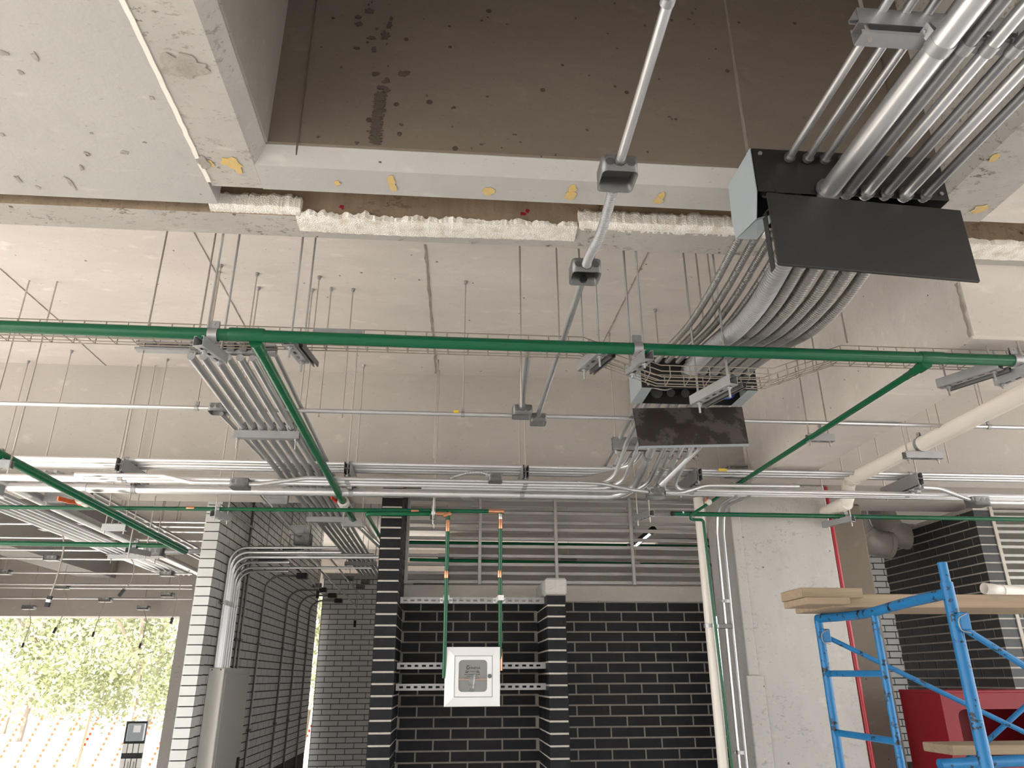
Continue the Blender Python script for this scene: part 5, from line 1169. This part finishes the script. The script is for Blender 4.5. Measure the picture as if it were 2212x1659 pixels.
# ================================================================== OUTSIDE
def tree(label, x, y, h, rad, seed, n=2600):
    rnd = random.Random(seed); t = thing('tree', label, 'tree', (x,y,-1.75), 'trees beyond the opening'); b0 = V((x,y,-1.8))
    tr_ = MB().tube(spline([b0, b0+V((0.1,0,h*.25)), b0+V((-.1,.1,h*.5)), b0+V((0.15,0,h*.8))],4), [0.10,0.10,0.095,0.095,0.09,0.09,0.085,0.08,0.075,0.07,0.06,0.05,0.03], 8)
    tr_.build('trunk', M['bark'], t)
    for k in range(5):
        z = h*rnd.uniform(.25,.6); a_ = rnd.uniform(0,6.28); e = V((math.cos(a_)*rad*.7, math.sin(a_)*rad*.7, h*.22))
        MB().tube([b0+V((0,0,z)), b0+V((0,0,z))+e*.5+V((0,0,.1)), b0+V((0,0,z))+e], [0.06,0.045,0.02], 6).build('branch', M['bark'], t)
    m_ = MB()
    cl = [(V((rnd.gauss(0,.45)*rad, rnd.gauss(0,.45)*rad, h*rnd.uniform(.12,1.0))), rad*rnd.uniform(.22,.42)) for _ in range(60)]
    for _ in range(n):
        c, r_ = rnd.choice(cl); p_ = V((rnd.gauss(0,1),rnd.gauss(0,1),rnd.gauss(0,1))).normalized()*r_*rnd.uniform(.4,1)+c+b0
        u = V((rnd.gauss(0,1),rnd.gauss(0,1),rnd.gauss(0,1))).normalized(); v_ = u.cross(V((rnd.gauss(0,1),rnd.gauss(0,1),rnd.gauss(0,1)))).normalized(); s_ = rnd.uniform(.06,.12)
        m_.add([p_-u*s_, p_+v_*s_*.5, p_+u*s_, p_-v_*s_*.5], [(0,1,2,3)])
    f = m_.build('foliage', M['leaf'], t, smooth=0); f['kind'] = 'stuff'
for i, (x, y, h, r_) in enumerate(((-13.4,27,8.5,3.0),(-9.6,25.5,8.0,3.0),(-7.0,30,9.0,3.2),(-16.0,31,10.0,3.4),(-5.2,33,9.5,2.8),(-12.0,34,10.0,3.4))):
    tree(('leafy tree at the left edge of the opening','leafy tree in the middle of the opening','pale tree by the right post of the opening','farther tree behind the left one','farther tree seen through the corridor gap','farther tree behind the middle one')[i], x, y, h, r_, 20+i, 10000)
t = thing('safety_net', 'orange plastic safety net strung across the ground outside', 'safety net', (-7,15,-1.7))
nb = MB()
for k in range(26):
    x = -10.5+k*0.32
    for j in range(14):
        z = -1.75+j*0.085; nb.box((x+j*0.03-0.02,15+k*0.02,z), (x+j*0.03+0.02,15.01+k*0.02,z+0.045))
o = nb.build('netting', M['mesh'], t, smooth=0); o['kind'] = 'stuff'
for x in (-10.6,-6.5,-2.6): MB().tube([(x,15.2,-1.8),(x+0.1,15.2,-0.5)], 0.03, 6).build('stake', M['wood'], t)
q = PY(297,1558,12.6); t = thing('outlet_board', 'black board with white outlets and a grey breaker box outside', 'power board', (q.x,12.6,-1.75))
sx = 12.6*0.93/FPX
x0_, x1_ = q.x-21*sx, q.x+20*sx; zt_ = q.z
MB().bev((x0_,12.6,-1.75), (x1_,12.64,zt_), 0.004).build('board', M['rubber'], t, smooth=0)
bb = MB().bev((x0_+8*sx,12.52,zt_-36*sx), (x1_-1*sx,12.6,zt_-4*sx), 0.006).build('breaker_box', M['plate'], t, smooth=0)
MB().box((x0_+20*sx,12.515,zt_-20*sx), (x0_+34*sx,12.52,zt_-7*sx)).build('paper_label', M['white'], bb, smooth=0)
for r_ in range(2):
    for k in range(4):
        xx = x0_+(1+k*11)*sx; zz_ = zt_-(41+27*r_)*sx
        o = MB().bev((xx,12.575,zz_-17*sx), (xx+9.5*sx,12.6,zz_), 0.003).build('outlet', M['panel'], t, smooth=0)
        if r_ == 1 and k in (1,2): MB().tube([(xx+5*sx,12.57,zz_-5*sx),(xx+6*sx,12.55,zz_-30*sx)], 0.008, 6).build('plug_cord', M['cord'], o)
tag(MB().obox(PY(262,1668,13.0), PY(281,1578,13.0), 0.05, 0.03, (0,1,0)).build('wooden_stake', M['wood'], smooth=0), 'leaning wooden stake beside the outlet board', 'stake')
for i, (x, y, sx_, sy_, h_) in enumerate(((-8.6,17.5,1.2,.8,.35),(-6.9,16.8,1.6,.6,.22),(-10.3,18.2,.9,.7,.3))):
    o = MB().bev((x,y,-1.75), (x+sx_,y+sy_,-1.75+h_), 0.08).build('sand_bag', M['sand'], smooth=60); tag(o, ('pale sack pile in the middle outside','low pale sack nearest the net outside','small pale sack at the left outside')[i], 'sack', 'sacks on the ground outside')
